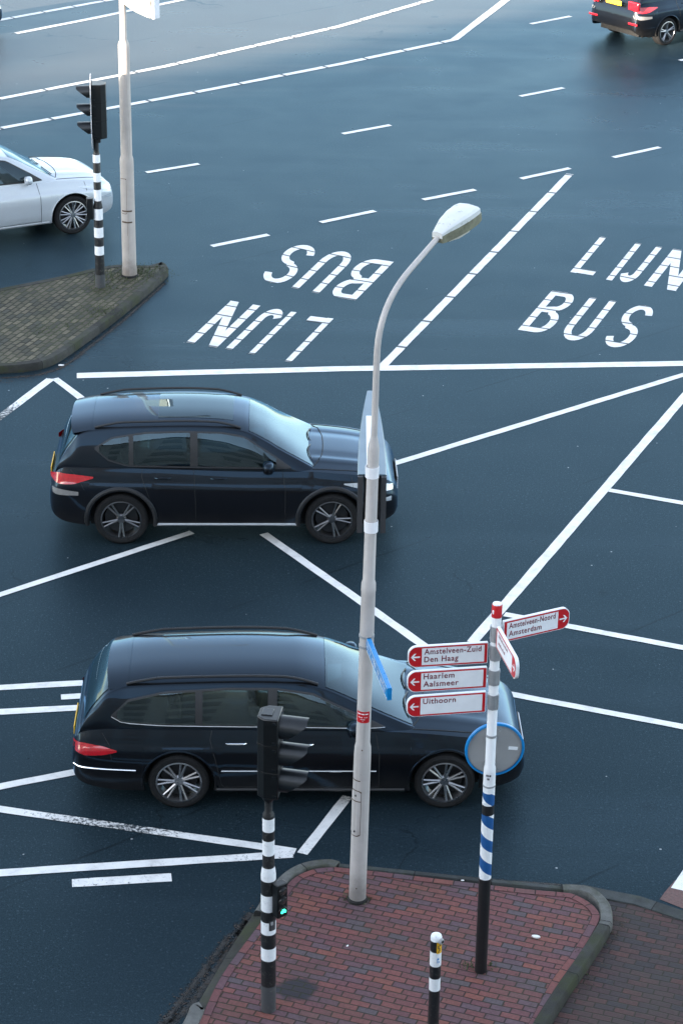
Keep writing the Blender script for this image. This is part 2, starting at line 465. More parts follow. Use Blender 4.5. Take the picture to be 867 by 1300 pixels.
M['seam'] = simple('panel_gap', (.004, .004, .004), .7, scale=12)
M['tail_red'] = simple('red_lens', (.42, .006, .012), .12, coat=1, scale=20, var=.2)
M['bumper_shine'] = simple('painted_bumper_shine', (.20, .19, .18), .1, coat=1, scale=20)  # pale strip standing in for a faint reflection on the bumper
M['headlight'] = simple('headlight_lens', (.50, .53, .56), .08, .4, coat=1, scale=18)
M['plate_yellow'] = simple('yellow_plate', (.80, .46, .02), .45, scale=20)
M['sign_white'] = simple('sign_white', (.78, .79, .81), .38, var=.05, scale=8, dirt=.12, dirtcol=(.5, .48, .45))
M['sign_red'] = simple('sign_red', (.50, .012, .018), .38, var=.1, scale=9)
M['sign_blue'] = simple('sign_blue', (.006, .21, .52), .3, var=.08, scale=9)
M['sign_text'] = simple('lettering', (.17, .012, .030), .5, scale=20, var=.1)
M['text_white'] = simple('white_lettering', (.80, .82, .84), .45, scale=20, var=.05)
M['text_dark'] = simple('dark_lettering', (.05, .05, .055), .5, scale=20)
M['alu_back'] = simple('aluminium_back', (.30, .30, .30), .55, .0, scale=3, var=.08)
M['lightbox'] = simple('lightbox_top', (.11, .17, .22), .35, .1, scale=4, var=.06)
M['lightbox_frame'] = simple('lightbox_frame', (.055, .055, .058), .4, .2, scale=6)
M['lamp_shell'] = simple('mossy_lamp_shell', (.60, .61, .60), .5, var=.08, scale=6, dirt=.85, dirtcol=(.10, .11, .06))
M['lamp_side'] = simple('algae_lamp_side', (.15, .15, .10), .65, var=.4, scale=12, dirt=.9, dirtcol=(.03, .035, .015))
M['lamp_lens'] = simple('lamp_bowl', (.5, .48, .42), .3, scale=9)
M['yellow_sticker'] = simple('yellow_sticker', (.75, .40, .015), .5, var=.15, scale=40)
M['green_on'] = emissive('lit_green', (.02, .9, .45), 1.6)
M['lens_off'] = simple('unlit_lens', (.03, .026, .024), .15, coat=.6, scale=20)
M['grass'] = simple('grass_blades', (.050, .068, .022), .7, var=.45, scale=18)
M['leaf'] = simple('dead_leaf', (.040, .024, .015), .8, var=.5, scale=30)
M['paper'] = simple('white_scrap', (.75, .74, .72), .7, scale=20)
def make_dirt():
    m = simple('wet_dirt', (.016, .014, .012), .7, var=.5, scale=12, bmp=.5); nt = m.node_tree
    b = [n for n in nt.nodes if n.type == 'BSDF_PRINCIPLED'][0]; out = [n for n in nt.nodes if n.type == 'OUTPUT_MATERIAL'][0]
    tr = nt.nodes.new('ShaderNodeBsdfTransparent'); mx = nt.nodes.new('ShaderNodeMixShader')
    f = math_(nt, 'ADD', math_(nt, 'SUBTRACT', 1, attr(nt, 'edge')), math_(nt, 'MULTIPLY', math_(nt, 'SUBTRACT', noise(nt, posvec(nt), 13, 7, .75), .5), 2.2))
    nt.links.new(smooth_step(nt, f, .25, .95), mx.inputs[0]); nt.links.new(tr.outputs[0], mx.inputs[1]); nt.links.new(b.outputs[0], mx.inputs[2]); nt.links.new(mx.outputs[0], out.inputs[0])
    return m
M['dark_dirt'] = make_dirt()
M['car_black'] = make_car_paint('black_car_paint', (.0035, .0035, .004))
M['car_grey'] = make_car_paint('anthracite_car_paint', (.006, .006, .007))
M['car_silver'] = make_car_paint('silver_car_paint', (.50, .53, .56), .3, .3, tint=(.8, .92, 1))
M['car_dark'] = make_car_paint('dark_blue_car_paint', (.012, .016, .024))

# ------------------------------------------------------------------ ground and road surface
def sheet(name, poly, z, mat, kind='structure'):
    mb = MB(); mb.add([(x, y, z) for x, y in poly], [tuple(range(len(poly)))])
    o = mb.build(name, mat, smooth=False)
    if o.data.polygons[0].normal.z < 0: o.data.flip_normals()
    tag(o, kind=kind)
    return o

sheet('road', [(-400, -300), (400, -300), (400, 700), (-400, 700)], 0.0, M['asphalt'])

mark_z = [0.004]
def next_z():
    mark_z[0] = .0031 + ((mark_z[0] - .0031) / .0004 + 1) % 9 * .0004
    return mark_z[0]

def ribbon(mb, pts, w, z, seam=None, wear=(.1,), seam0=0.0, cap=0):
    """flat strip of paint along pts; fills the seam / wear values per vertex"""
    P = [Vector((p[0], p[1])) for p in pts]
    D = []
    for i in range(len(P) - 1):
        n = max(1, int((P[i + 1] - P[i]).length / .25))
        for k in range(n): D.append(P[i].lerp(P[i + 1], k / n))
    D.append(P[-1])
    L = 0; vs = []; sv = []; wv = []
    tot = sum((D[i + 1] - D[i]).length for i in range(len(D) - 1))
    for i, p in enumerate(D):
        a = D[max(i - 1, 0)]; b = D[min(i + 1, len(D) - 1)]
        t = (b - a).normalized(); nrm = Vector((-t.y, t.x))
        if i: L += (p - D[i - 1]).length
        jit = .004
        for sgn in (-1, 1):
            q = p + nrm * (w / 2 * sgn + random.uniform(-jit, jit))
            vs.append((q.x, q.y, z))
            sv.append(.5 if seam is None else (L + seam0) / seam + .06)
            f = L / tot * (len(wear) - 1); j = min(int(f), max(len(wear) - 2, 0))
            wv.append(wear[0] if len(wear) == 1 else wear[j] + (wear[j + 1] - wear[j]) * (f - j))
    fs = [(2 * i, 2 * i + 2, 2 * i + 3, 2 * i + 1) for i in range(len(D) - 1)]
    mb.add(vs, fs)
    mb.attr.setdefault('seam', []).extend(sv); mb.attr.setdefault('wear', []).extend(wv)

def line(name, pts, w=.16, seam=None, wear=(.28,), seam0=0.0):
    mb = MB(); ribbon(mb, pts, w, next_z(), seam, wear, seam0)
    o = mb.build(name, M['road_paint'], smooth=False, recalc=False, attrs=mb.attr)
    if o.data.polygons[0].normal.z < 0: o.data.flip_normals()
    return tag(o, kind='structure')

# edge and guide lines of the far carriageway
line('edge_line', [(-9.634, 57.617), (-8.630, 58.701), (-6.491, 60.742), (-4.981, 62.062)], .17, .95)
line('edge_line', [(-8.047, 57.339), (-6.324, 59.067), (-4.344, 61.144), (-2.554, 62.964)], .17)
line('edge_line', [(-8.535, 50.467), (-7.628, 51.327), (-4.215, 54.368), (-0.236, 58.527), (2.108, 61.590), (4.174, 64.261)], .17, 1.25)
line('edge_line', [(-8.178, 48.152), (-7.232, 49.019), (-3.350, 52.123), (-0.210, 54.775), (2.582, 57.337)], .17, 1.25)
line('edge_line', [(2.561, 57.304), (4.072, 61.712), (5.301, 65.225)], .20)
for a, b in [((-3.976, 45.923), (-2.964, 46.567)), ((-2.425, 41.397), (-1.416, 42.103)), ((-0.086, 48.918), (0.926, 49.651)), ((4.541, 59.087), (5.605, 59.975)),
             ((3.846, 52.152), (4.873, 52.935)), ((5.459, 47.443), (6.503, 48.242)), ((3.471, 45.860), (4.505, 46.632)), ((1.491, 44.379), (2.527, 45.078)),
             ((-0.467, 42.874), (0.557, 43.623)), ((7.813, 55.582), (8.911, 56.403)), ((7.566, 49.094), (8.598, 49.877))]:
    line('lane_dash', [a, b], .13, None, (.30,))
# bus lane: stop line and divider
line('stop_line', [(-4.186, 34.923), (-0.038, 35.376), (6.388, 35.893)], .22, None, (.24,))
line('lane_divider', [(0.614, 35.480), (4.473, 46.231)], .148, 1.3, (.30,), .3)
# diagonal guide lines on the junction
line('guide_line', [(0.405, 31.372), (0.714, 31.617), (5.391, 35.320), (6.278, 36.011)], 0.129, None, (.30,))
line('guide_line', [(1.638, 26.150), (5.271, 34.352), (6.407, 36.913)], 0.144, None, (.30,))
line('guide_line', [(3.783, 30.813), (4.781, 30.404), (5.643, 30.039)], 0.117)
line('guide_line', [(2.082, 26.930), (4.246, 26.091), (5.011, 25.798)], 0.121)
line('guide_line', [(1.600, 25.064), (1.884, 24.908), (4.003, 24.134), (4.720, 23.847)], 0.121)
line('guide_line', [(-4.713, 26.919), (-4.361, 27.273), (-2.020, 29.227)], 0.117)
line('guide_line', [(-1.048, 29.221), (0.050, 27.556), (1.068, 26.009)], 0.129, None, (.30,))
line('guide_line', [(-5.502, 32.258), (-5.163, 33.176), (-4.578, 34.773)], 0.140, None, (.3, .9, .45, .3))
line('guide_line', [(-4.518, 34.792), (-4.013, 33.975), (-3.361, 32.934)], 0.125, None, (.5, .2, .2))
line('guide_line', [(-4.396, 24.776), (-4.031, 24.841), (-2.932, 25.002), (-2.504, 25.063)], 0.133)
line('lane_dash', [(-3.277, 24.631), (-2.901, 24.685), (-2.616, 24.732)], 0.125)
line('guide_line', [(-4.310, 24.195), (-3.952, 24.261), (-2.918, 24.402), (-2.453, 24.471)], 0.133)
line('guide_line', [(-4.049, 22.428), (-3.727, 22.601), (-2.776, 23.000), (-2.555, 23.088)], 0.125)
line('guide_line', [(-4.023, 22.250), (-3.664, 22.138), (-0.437, 21.379)], 0.121, None, (.35, .42, .66, .72, .5, .4, .45))
line('guide_line', [(-3.816, 20.854), (-3.495, 20.898), (-0.461, 21.325)], 0.133, None, (.3, .35, .4, .5))
line('lane_dash', [(-2.724, 20.728), (-1.708, 20.862)], 0.148, None, (.5, .4))
line('guide_line', [(-0.361, 21.343), (0.109, 22.505)], 0.117, None, (.5, .35, .5))
z0 = next_z()
mb = MB(); mb.add([(*p, z0) for p in [(3.459, 20.796), (3.684, 20.706), (4.163, 21.217), (3.632, 21.144)]], [(0, 1, 2, 3)])
mb.attr = {'seam': [.5] * 4, 'wear': [.3] * 4}
o = mb.build('crossing_block', M['road_paint'], smooth=False, recalc=False, attrs=mb.attr); tag(o, kind='structure')
if o.data.polygons[0].normal.z < 0: o.data.flip_normals()

# ---- painted words LIJN BUS, one frame (bottom left, top left, bottom right) for each letter
def arc(cx, cy, rx, ry, a0, a1, n=14):
    return [(cx + rx * math.cos(R(a0 + (a1 - a0) * k / n)), cy + ry * math.sin(R(a0 + (a1 - a0) * k / n))) for k in range(n + 1)]
SW = .25      # stroke width as a share of the letter's width
def strokes(ch, s):
    h = s / 2; hv = h * .42
    if ch == 'I': return [[(.5, 0), (.5, 1)]]
    if ch == 'L': return [[(h, 1), (h, 0)], [(h, hv * 1.15), (1, hv * 1.15)]]
    if ch == 'J': return [[(1 - h, 1), (1 - h, .25)] + arc(.42, .25, .58 - h, .25 - hv, 0, -165)[1:]]
    if ch == 'N': return [[(h, 0), (h, 1)], [(h, 1), (1 - h, 0)], [(1 - h, 0), (1 - h, 1)]]
    if ch == 'U': return [[(h, 1), (h, .3)] + arc(.5, .3, .5 - h, .3 - hv, 180, 360)[1:] + [(1 - h, 1)]]
    if ch == 'B':
        return [[(h, 0), (h, 1)],
                [(h, 1 - hv), (.55, 1 - hv)] + arc(.55, .765, .42 - h, .235 - hv, 90, -90)[1:] + [(h, .53)],
                [(h, .53), (.55, .53)] + arc(.55, .265, .45 - h, .265 - hv, 90, -90)[1:] + [(h, hv)]]
    if ch == 'S':
        return [arc(.5, .735, .5 - h, .265 - hv, 12, 262, 22) + arc(.5, .265, .5 - h, .265 - hv, 90, -168, 22)]
def letter(ch, BL, TL, BR, s=SW):
    BL, TL, BR = Vector(BL), Vector(TL), Vector(BR)
    U, V = BR - BL, TL - BL
    mb = MB(); sv = []; wv = []
    for k_, st in enumerate(strokes(ch, s)):
        z = .0032 + .0004 * k_
        # stroke of even width in true metres of the letter, sheared with it
        asp = .42
        P = [Vector((p[0], p[1] / asp)) for p in st]
        D = []
        for i in range(len(P) - 1):
            n = max(1, int((P[i + 1] - P[i]).length / .12))
            for k in range(n): D.append(P[i].lerp(P[i + 1], k / n))
        D.append(P[-1])
        diag = ch == 'N' and abs(st[0][0] - st[-1][0]) > .3
        vs = []
        for i, p in enumerate(D):
            t = (D[min(i + 1, len(D) - 1)] - D[max(i - 1, 0)]).normalized()
            nrm = Vector((-t.y, t.x))
            if diag: nrm = Vector((1, 0))
            for sg in (-1, 1):
                q = p + nrm * (s / 2 * sg * (1.15 if diag else 1))
                u, v = q.x, min(max(q.y * asp, 0), 1)
                g = BL + U * u + V * v
                vs.append((g.x, g.y, z)); sv.append(v * 4.6 + .52); wv.append(.28)
        mb.add(vs, [(2 * i, 2 * i + 2, 2 * i + 3, 2 * i + 1) for i in range(len(D) - 1)])
    o = mb.build('lane_letter', M['road_paint'], smooth=False, recalc=False, attrs={'seam': sv, 'wear': wv, 'wide': [.05] * len(sv)})
    bm = bmesh.new(); bm.from_mesh(o.data)
    for f in bm.faces:
        if f.normal.z < 0: f.normal_flip()
    bm.to_mesh(o.data); bm.free()
    tag(o, kind='structure')
# right hand lane
letter('L', (3.992, 40.230), (4.718, 42.264), (4.376, 40.047), .27)
letter('I', (4.591, 39.855), (5.334, 41.919), (4.691, 39.805), 1.0)
letter('J', (4.788, 39.800), (5.550, 41.842), (5.035, 39.648), .40)
letter('N', (5.227, 39.569), (5.988, 41.612), (5.748, 39.300))
letter('B', (2.883, 37.262), (3.595, 39.235), (3.350, 37.069))
letter('U', (3.503, 36.898), (4.231, 38.921), (3.939, 36.707))
letter('S', (4.171, 36.607), (4.932, 38.626), (4.597, 36.422))
# left hand lane, to be read from the other side
letter('L', (-0.177, 37.675), (-0.840, 35.635), (-0.560, 37.798), .27)
letter('I', (-0.802, 37.957), (-1.441, 35.962), (-0.897, 37.985), 1.0)
letter('J', (-0.987, 38.043), (-1.621, 36.058), (-1.285, 38.179), .36)
letter('N', (-1.425, 38.255), (-2.058, 36.233), (-1.935, 38.483))
letter('B', (0.870, 40.651), (0.188, 38.594), (0.354, 40.865))
letter('U', (0.235, 41.036), (-0.448, 38.916), (-0.240, 41.322))
letter('S', (-0.432, 41.345), (-1.048, 39.286), (-0.926, 41.666))

# ------------------------------------------------------------------ traffic islands
def path_frames(pts):
    P = [Vector((p[0], p[1])) for p in pts]
    out = []; L = 0
    for i, p in enumerate(P):
        t = (P[min(i + 1, len(P) - 1)] - P[max(i - 1, 0)]).normalized()
        if i: L += (p - P[i - 1]).length
        out.append((p, Vector((-t.y, t.x)), L))
    return out
def smooth_path(pts, n=5):
    P = [Vector((p[0], p[1])) for p in pts]
    out = []
    for i in range(len(P) - 1):
        p0 = P[max(i - 1, 0)]; p1 = P[i]; p2 = P[i + 1]; p3 = P[min(i + 2, len(P) - 1)]
        for k in range(n):
            t = k / n
            out.append(.5 * ((2 * p1) + (p2 - p0) * t + (2 * p0 - 5 * p1 + 4 * p2 - p3) * t * t + (3 * p1 - p0 - 3 * p2 + p3) * t ** 3))
    out.append(P[-1])
    return [(p.x, p.y) for p in out]
def kerb(pts, w, z1, mat, side=1, top2=None):
    """kerb stones swept along the OUTER edge pts; side=+1 puts the stone on the left of the path"""
    fr = path_frames(pts); vs = []; al = []; k = 6
    for p, n, L in fr:
        n = n * side
        prof = [(0, 0), (.004, z1 - .025), (.022, z1), (w - .01, z1 if top2 is None else top2), (w, (z1 if top2 is None else top2) - .012), (w, -.02)]
        for d, h in prof:
            q = p + n * d
            vs.append((q.x, q.y, h)); al.append(L)
    fs = []
    for i in range(len(fr) - 1):
        for j in range(k - 1): fs.append((i * k + j, (i + 1) * k + j, (i + 1) * k + j + 1, i * k + j + 1))
    fs.append(tuple(range(k))); fs.append(tuple((len(fr) - 1) * k + j for j in range(k)))
    mb = MB(); mb.add(vs, fs)
    o = mb.build('kerb', mat, angle=50, attrs={'along': al}, merge=False)
    return tag(o, kind='structure')
def brick_row(pts, w, z, mat, side=1):
    fr = path_frames(pts); vs = []; al = []; ac = []
    for p, n, L in fr:
        for d in (0, 1):
            q = p + n * side * (w * d); vs.append((q.x, q.y, z)); al.append(L); ac.append(.02 + .96 * d)
    mb = MB(); mb.add(vs, [(2 * i, 2 * i + 2, 2 * i + 3, 2 * i + 1) for i in range(len(fr) - 1)])
    o = mb.build('brick_border', mat, smooth=False, recalc=False, attrs={'along': al, 'across': ac})
    if o.data.polygons[0].normal.z < 0: o.data.flip_normals()
    return tag(o, kind='structure')

RED = [(0, (0.141, 0.057, 0.057)), (.16, (0.164, 0.062, 0.057)), (.32, (0.125, 0.055, 0.060)), (.46, (0.110, 0.060, 0.069)), (.58, (0.151, 0.060, 0.057)), (.70, (0.102, 0.064, 0.074)), (.82, (0.179, 0.067, 0.055)), (.89, (0.090, 0.069, 0.076)), (.95, (0.133, 0.064, 0.062))]
BROWN = [(0, (0.068, 0.036, 0.035)), (.2, (0.055, 0.034, 0.035)), (.38, (0.078, 0.038, 0.035)), (.55, (0.047, 0.034, 0.036)), (.72, (0.062, 0.038, 0.037)), (.86, (0.040, 0.034, 0.037))]
GREYB = [(0, (0.078, 0.069, 0.050)), (.2, (0.106, 0.092, 0.066)), (.4, (0.052, 0.049, 0.039)), (.6, (0.085, 0.077, 0.056)), (.8, (0.127, 0.110, 0.078)), (.92, (0.059, 0.057, 0.048))]
cov = (-0.370, 18.826)
M['island_brick'] = make_brick('red_paving_brick', R(-19.61), .196, .083, RED, (.020, .016, .014), .075, moss=.25, dirt=.30,
                               stains=[(cov[0], cov[1], .26, .22, (.022, .026, .032), .9)])
M['border_brick'] = make_brick('red_border_brick', 0, .21, .1, RED, (.020, .016, .014), .06, dirt=.2, use_uv=True)
M['pavement_brick'] = make_brick('brown_paving_brick', R(-19.34), .196, .083, BROWN, (.022, .018, .016), .07, dirt=.5, moss=.2)
M['far_brick'] = make_brick('grey_paving_brick', R(70.24), .205, .105, GREYB, (.008, .010, .005), .12, moss=.6, dirt=.45)
M['kerb'] = make_kerb('kerb_concrete', (.115, .115, .108), .55)
M['kerb_dark'] = make_kerb('kerb_dark', (.050, .055, .055), .4, .8)
M['kerb_mossy'] = make_kerb('kerb_mossy', (.040, .040, .036), .75, .9)
M['red_asphalt'] = simple('red_asphalt', (.090, .035, .030), .6, var=.3, scale=30, bmp=.5)

# front island of red brick
ZI = .10
bl = smooth_path([(-1.360, 17.792), (-1.270, 18.265), (-1.097, 19.020), (-0.765, 19.896), (-0.572, 20.424), (-0.438, 20.729), (-0.230, 20.902), (-0.010, 20.944)])
bf = smooth_path([(-0.010, 20.944), (0.448, 20.868), (0.919, 20.777), (1.443, 20.677), (1.944, 20.586), (2.300, 20.538), (2.432, 20.501), (2.581, 20.349), (2.650, 20.194),
                  (2.647, 20.069), (2.569, 19.855), (2.373, 19.391), (2.167, 18.989), (1.978, 18.502), (1.714, 17.861)])
outline = bl + bf[1:]
mb = MB(); mb.prism(outline, -.02, ZI)
o = mb.build('island_paving', M['island_brick'], smooth=False); tag(o, kind='structure')
brick_row(outline, .085, ZI + .004, M['border_brick'], side=-1)
kerb(smooth_path([(-1.520, 17.905), (-1.398, 18.383), (-1.365, 18.555), (-1.293, 18.606)], 4), .155, .115, M['kerb'], side=-1)
kerb(smooth_path([(-1.357, 18.538), (-1.055, 19.552), (-0.833, 20.224)], 6), .20, .035, M['kerb_mossy'], side=-1, top2=.085)
kerb(smooth_path([(-0.829, 20.123), (-0.692, 20.535), (-0.547, 20.835), (-0.339, 21.031), (-0.085, 21.098), (0.039, 21.057)], 6), .13, .112, M['kerb'], side=-1)
kerb(smooth_path([(0.022, 21.049), (0.449, 20.986), (1.450, 20.820), (2.312, 20.689), (2.528, 20.658)], 4), .085, .094, M['kerb_dark'], side=-1)
kerb(smooth_path([(2.312, 20.689), (2.513, 20.679), (2.668, 20.598), (2.781, 20.368), (2.786, 20.086), (2.748, 19.943)], 6), .128, .114, M['kerb'], side=-1)
kerb(smooth_path([(2.747, 19.928), (2.514, 19.420), (2.289, 18.964), (2.065, 18.478), (1.769, 17.804)], 6), .132, .114, M['kerb_mossy'], side=-1)

# brown brick pavement at the right, with its flush concrete band and the red cycle crossing
sheet('pavement', [(2.530, 20.808), (2.822, 20.561), (3.043, 20.491), (3.262, 20.355), (3.516, 20.208), (4.196, 19.801), (3.859, 17.579), (1.555, 17.529), (1.989, 18.595)], .006, M['pavement_brick'])
kerb([(2.549, 20.837), (2.807, 20.742), (3.128, 20.638), (3.539, 20.390), (4.223, 19.978)], .19, .016, M['kerb_dark'], side=-1)
sheet('cycle_crossing', [(3.320, 20.583), (3.384, 20.713), (3.516, 20.934), (4.163, 21.217), (4.242, 20.101), (3.542, 20.418)], .0035, M['red_asphalt'])

# far left island
ZF = .12
fo = smooth_path([(-6.501, 34.835), (-5.405, 34.957), (-4.990, 35.061), (-4.740, 35.207), (-4.525, 35.507), (-4.224, 36.242), (-3.788, 37.420), (-3.396, 38.622), (-3.134, 39.529), (-3.103, 39.865), (-3.232, 40.114),
                  (-3.494, 39.924), (-3.981, 39.945), (-4.402, 39.715), (-4.732, 39.449), (-5.097, 39.164), (-5.574, 38.837), (-6.987, 37.863)], 5)
mb = MB()
inner = [(p + n * .055) for p, n, L in path_frames(fo)]
mb.prism([(p.x, p.y) for p in inner], -.02, ZF)
o = mb.build('island_paving', M['far_brick'], smooth=False); tag(o, kind='structure')
kerb(fo, .15, ZF + .008, M['kerb_mossy'], side=1)

# damp dirt in the gutters
def dirt_strip(pts, w):
    fr = path_frames(smooth_path(pts, 8)); vs = []; ed = []
    for i, (p, n, L) in enumerate(fr):
        for d in (-1, 0, 1):
            q = p + n * d * w; vs.append((q.x, q.y, .0027)); ed.append(abs(d) if 0 < i < len(fr) - 1 else 1)
    fs = []
    for i in range(len(fr) - 1):
        for j in (0, 1): fs.append((3 * i + j, 3 * i + 3 + j, 3 * i + 4 + j, 3 * i + 1 + j))
    mb = MB(); mb.add(vs, fs)
    o = mb.build('gutter_dirt', M['dark_dirt'], smooth=False, recalc=False, attrs={'edge': ed})
    bm = bmesh.new(); bm.from_mesh(o.data)
    for f in bm.faces:
        if f.normal.z < 0: f.normal_flip()
    bm.to_mesh(o.data); bm.free()
    tag(o, kind='structure')
dirt_strip([(-1.751, 18.030), (-1.416, 18.864), (-1.122, 19.634), (-0.835, 20.269)], .10)
dirt_strip([(-1.622, 18.270), (-1.349, 18.765), (-1.091, 19.476), (-0.861, 20.115)], .10)
dirt_strip([(0.105, 21.144), (1.417, 20.926), (2.514, 20.807)], .04)
dirt_strip([(-5.380, 34.776), (-4.901, 34.895), (-4.471, 35.251), (-4.155, 36.066), (-3.649, 37.558), (-3.101, 39.447)], .07)
dirt_strip([(2.881, 20.318), (2.859, 20.095), (2.634, 19.564), (2.364, 19.040), (2.046, 18.353)], .09)

# loose leaves and grit lying in the gutters
def litter(name, spots, n, mat, size, label, cat, spread, z=.006):
    mb = MB()
    for k in range(n):
        i = random.randrange(len(spots) - 1); a = Vector(spots[i]).lerp(Vector(spots[i + 1]), random.random())
        x, y = a.x + random.gauss(0, spread), a.y + random.gauss(0, spread)
        s = size * random.uniform(.5, 1.3); t = random.uniform(0, 6.3); c, sn = math.cos(t), math.sin(t)
        pts = [(-1, 0, .1), (-.3, .5, .3), (.9, .1, .05), (.2, -.5, .2)]
        mb.add([(x + (c * px - sn * py) * s, y + (sn * px + c * py) * s, z + pz * s * .7) for px, py, pz in pts], [(0, 3, 2, 1)])
    o = mb.build(name, mat, smooth=False, merge=False)
    return tag(o, label, cat, kind='stuff')
litter('fallen_leaves', [(-1.565, 18.513), (-1.250, 19.147), (-0.990, 19.812), (-0.739, 20.511)], 130, M['leaf'], .015, 'dead brown leaves lying in the wet gutter left of the red brick island', 'leaves', .07)
litter('fallen_leaves', [(-5.310, 34.712), (-4.827, 34.797), (-4.442, 35.218), (-4.148, 35.995), (-3.743, 37.139)], 170, M['leaf'], .018, 'dark leaf litter along the kerb of the grey paved corner island', 'leaves', .10)
litter('fallen_leaves', [(2.874, 20.248), (2.694, 19.698), (2.359, 18.976)], 90, M['leaf'], .018, 'leaf crumbs along the mossy kerb beside the brown brick pavement', 'leaves', .05, .010)

# grass and moss tufts
def tufts(spots, n, h, z, label, spread):
    mb = MB()
    for k in range(n):
        s = random.choice(spots); x = s[0] + random.gauss(0, spread); y = s[1] + random.gauss(0, spread)
        t = random.uniform(0, 6.3); hh = h * random.uniform(.4, 1.2); w = .006
        dx, dy = math.cos(t), math.sin(t); lean = random.uniform(.2, .9) * hh
        mb.add([(x - dy * w, y + dx * w, z), (x + dy * w, y - dx * w, z), (x + dx * lean, y + dy * lean, z + hh)], [(0, 1, 2)])
    o = mb.build('grass', M['grass'], smooth=False, merge=False, recalc=False)
    return tag(o, label, 'grass', kind='stuff')
tufts([(-3.953, 39.483), (-3.645, 39.412), (-3.480, 39.586), (-3.340, 39.550), (-4.070, 39.270), (-3.583, 39.666)], 700, .05, ZF, 'short grass around the foot of the far grey lamp post', .22)
tufts([(-4.172, 37.553), (-3.983, 37.637), (-4.053, 37.405), (-4.182, 38.733), (-4.305, 38.607), (-4.009, 38.619), (-4.848, 36.588), (-4.367, 36.903)], 620, .035, ZF, 'green weeds growing between the grey pavers of the far island', .16)
tufts([(1.323, 19.223), (1.508, 19.240), (1.263, 19.247)], 70, .03, ZI, 'small weeds at the foot of the signpost', .03)
tufts([(0.107, 20.384), (0.315, 20.361), (0.227, 20.302)], 110, .03, ZI, 'dark weeds round the foot of the tall lamp post', .03)
tufts([(-0.959, 19.143), (-0.749, 19.674), (-0.605, 20.087), (2.075, 18.808), (2.402, 19.550), (1.722, 20.595), (0.756, 20.773), (-0.058, 20.840)], 90, .018, ZI, 'tiny weeds in the joints along the edge of the red brick island', .035)
litter('fallen_leaves', [(-0.930, 18.516), (-0.055, 20.522), (1.043, 19.584), (2.345, 20.298), (1.623, 18.823), (0.338, 18.423), (-0.350, 19.287)], 46, M['leaf'], .014, 'a few crumbled leaves scattered over the red brick island', 'leaves', .16, ZI + .004)
tufts([(2.759, 19.970), (2.684, 19.765), (2.457, 19.234)], 60, .03, 0, 'weeds in the joint below the mossy kerb', .02)

# scraps lying about
def scrap(loc, z, s, rz, label):
    mb = MB()
    pts = []
    for k in range(9):
        a = 2 * PI * k / 9; r = s * random.uniform(.75, 1.1)
        pts.append((r * math.cos(a), r * .5 * math.sin(a)))
    mb.prism(pts, 0, s * .35)
    o = mb.build('paper_scrap', M['paper'], smooth=False, bevel=s * .1)
    o.location = (*loc, z); o.rotation_euler = (0, 0, rz)
    tag(o, label, 'litter')
scrap((1.987, 19.740), ZI, .05, -.3, 'flattened white scrap lying on the red bricks right of the signpost')
scrap((-4.480, 35.336), 0.004, .05, 0, 'white crumpled scrap on the road at the corner of the far grey island')
scrap((1.299, 20.729), ZI, .02, 0, 'tiny white scrap on the red bricks near the far kerb')
scrap((0.118, 19.548), ZI, .018, 1, 'tiny white scrap on the red bricks right of the front traffic light')

# ------------------------------------------------------------------ lettering
def text_obj(name, body, mat, parent, height, Mx, align='LEFT', width=None, bold=.012, depth=.0012, space=1.12):
    cu = bpy.data.curves.new(name, 'FONT'); cu.body = body; cu.size = 1; cu.align_x = align
    cu.offset = bold; cu.space_character = space; cu.resolution_u = 3; cu.extrude = 0
    tmp = bpy.data.objects.new(name, cu); COL.objects.link(tmp)
    dg = bpy.context.evaluated_depsgraph_get(); dg.update()
    me = bpy.data.meshes.new_from_object(tmp.evaluated_get(dg))
    COL.objects.unlink(tmp); bpy.data.objects.remove(tmp)
    xs = [v.co.x for v in me.vertices]; 
    cap = .70
    sc = height / cap
    sx = sc if width is None else width / (max(xs) - min(xs))
    x0 = min(xs) if align == 'LEFT' else 0
    me.transform(Matrix.Translation((-x0, 0, 0))); me.transform(Matrix.Diagonal((sx, sc, 1, 1)))
    bm = bmesh.new(); bm.from_mesh(me)
    r = bmesh.ops.extrude_face_region(bm, geom=bm.faces[:])
    bmesh.ops.translate(bm, verts=[v for v in r['geom'] if isinstance(v, bmesh.types.BMVert)], vec=(0, 0, depth))
    bmesh.ops.recalc_face_normals(bm, faces=bm.faces); bm.to_mesh(me); bm.free()
    me.transform(Mx)
    me.name = name; me.materials.clear(); me.materials.append(mat)
    o = bpy.data.objects.new(name, me); COL.objects.link(o); o.parent = parent
    return o

def frame(origin, xdir, up=(0, 0, 1)):
    """matrix with local x = xdir, local y = up, local z = x cross y"""
    x = Vector(xdir).normalized(); u = Vector(up); n = x.cross(u).normalized(); y = n.cross(x).normalized()
    Mx = Matrix((x, y, n)).transposed().to_4x4(); Mx.translation = Vector(origin)
    return Mx

def rounded(poly, r, n=5):
    """round the corners of a 2-D outline"""
    out = []; m = len(poly)
    rr = r if isinstance(r, (list, tuple)) else [r] * m
    for i in range(m):
        p = Vector(poly[i]); a = (Vector(poly[i - 1]) - p); b = (Vector(poly[(i + 1) % m]) - p)
        if rr[i] <= 0: out.append((p.x, p.y)); continue
        d = min(rr[i], a.length * .48, b.length * .48); a = p + a.normalized() * d; b = p + b.normalized() * d
        for k in range(n + 1):
            t = k / n; q = a * (1 - t) ** 2 + p * 2 * t * (1 - t) + b * t * t
            out.append((q.x, q.y))
    return out

def pole_profile(steps):
    """(z, radius) steps joined by short cones"""
    prof = []
    for i, (z, r) in enumerate(steps): prof.append((r, z))
    return prof

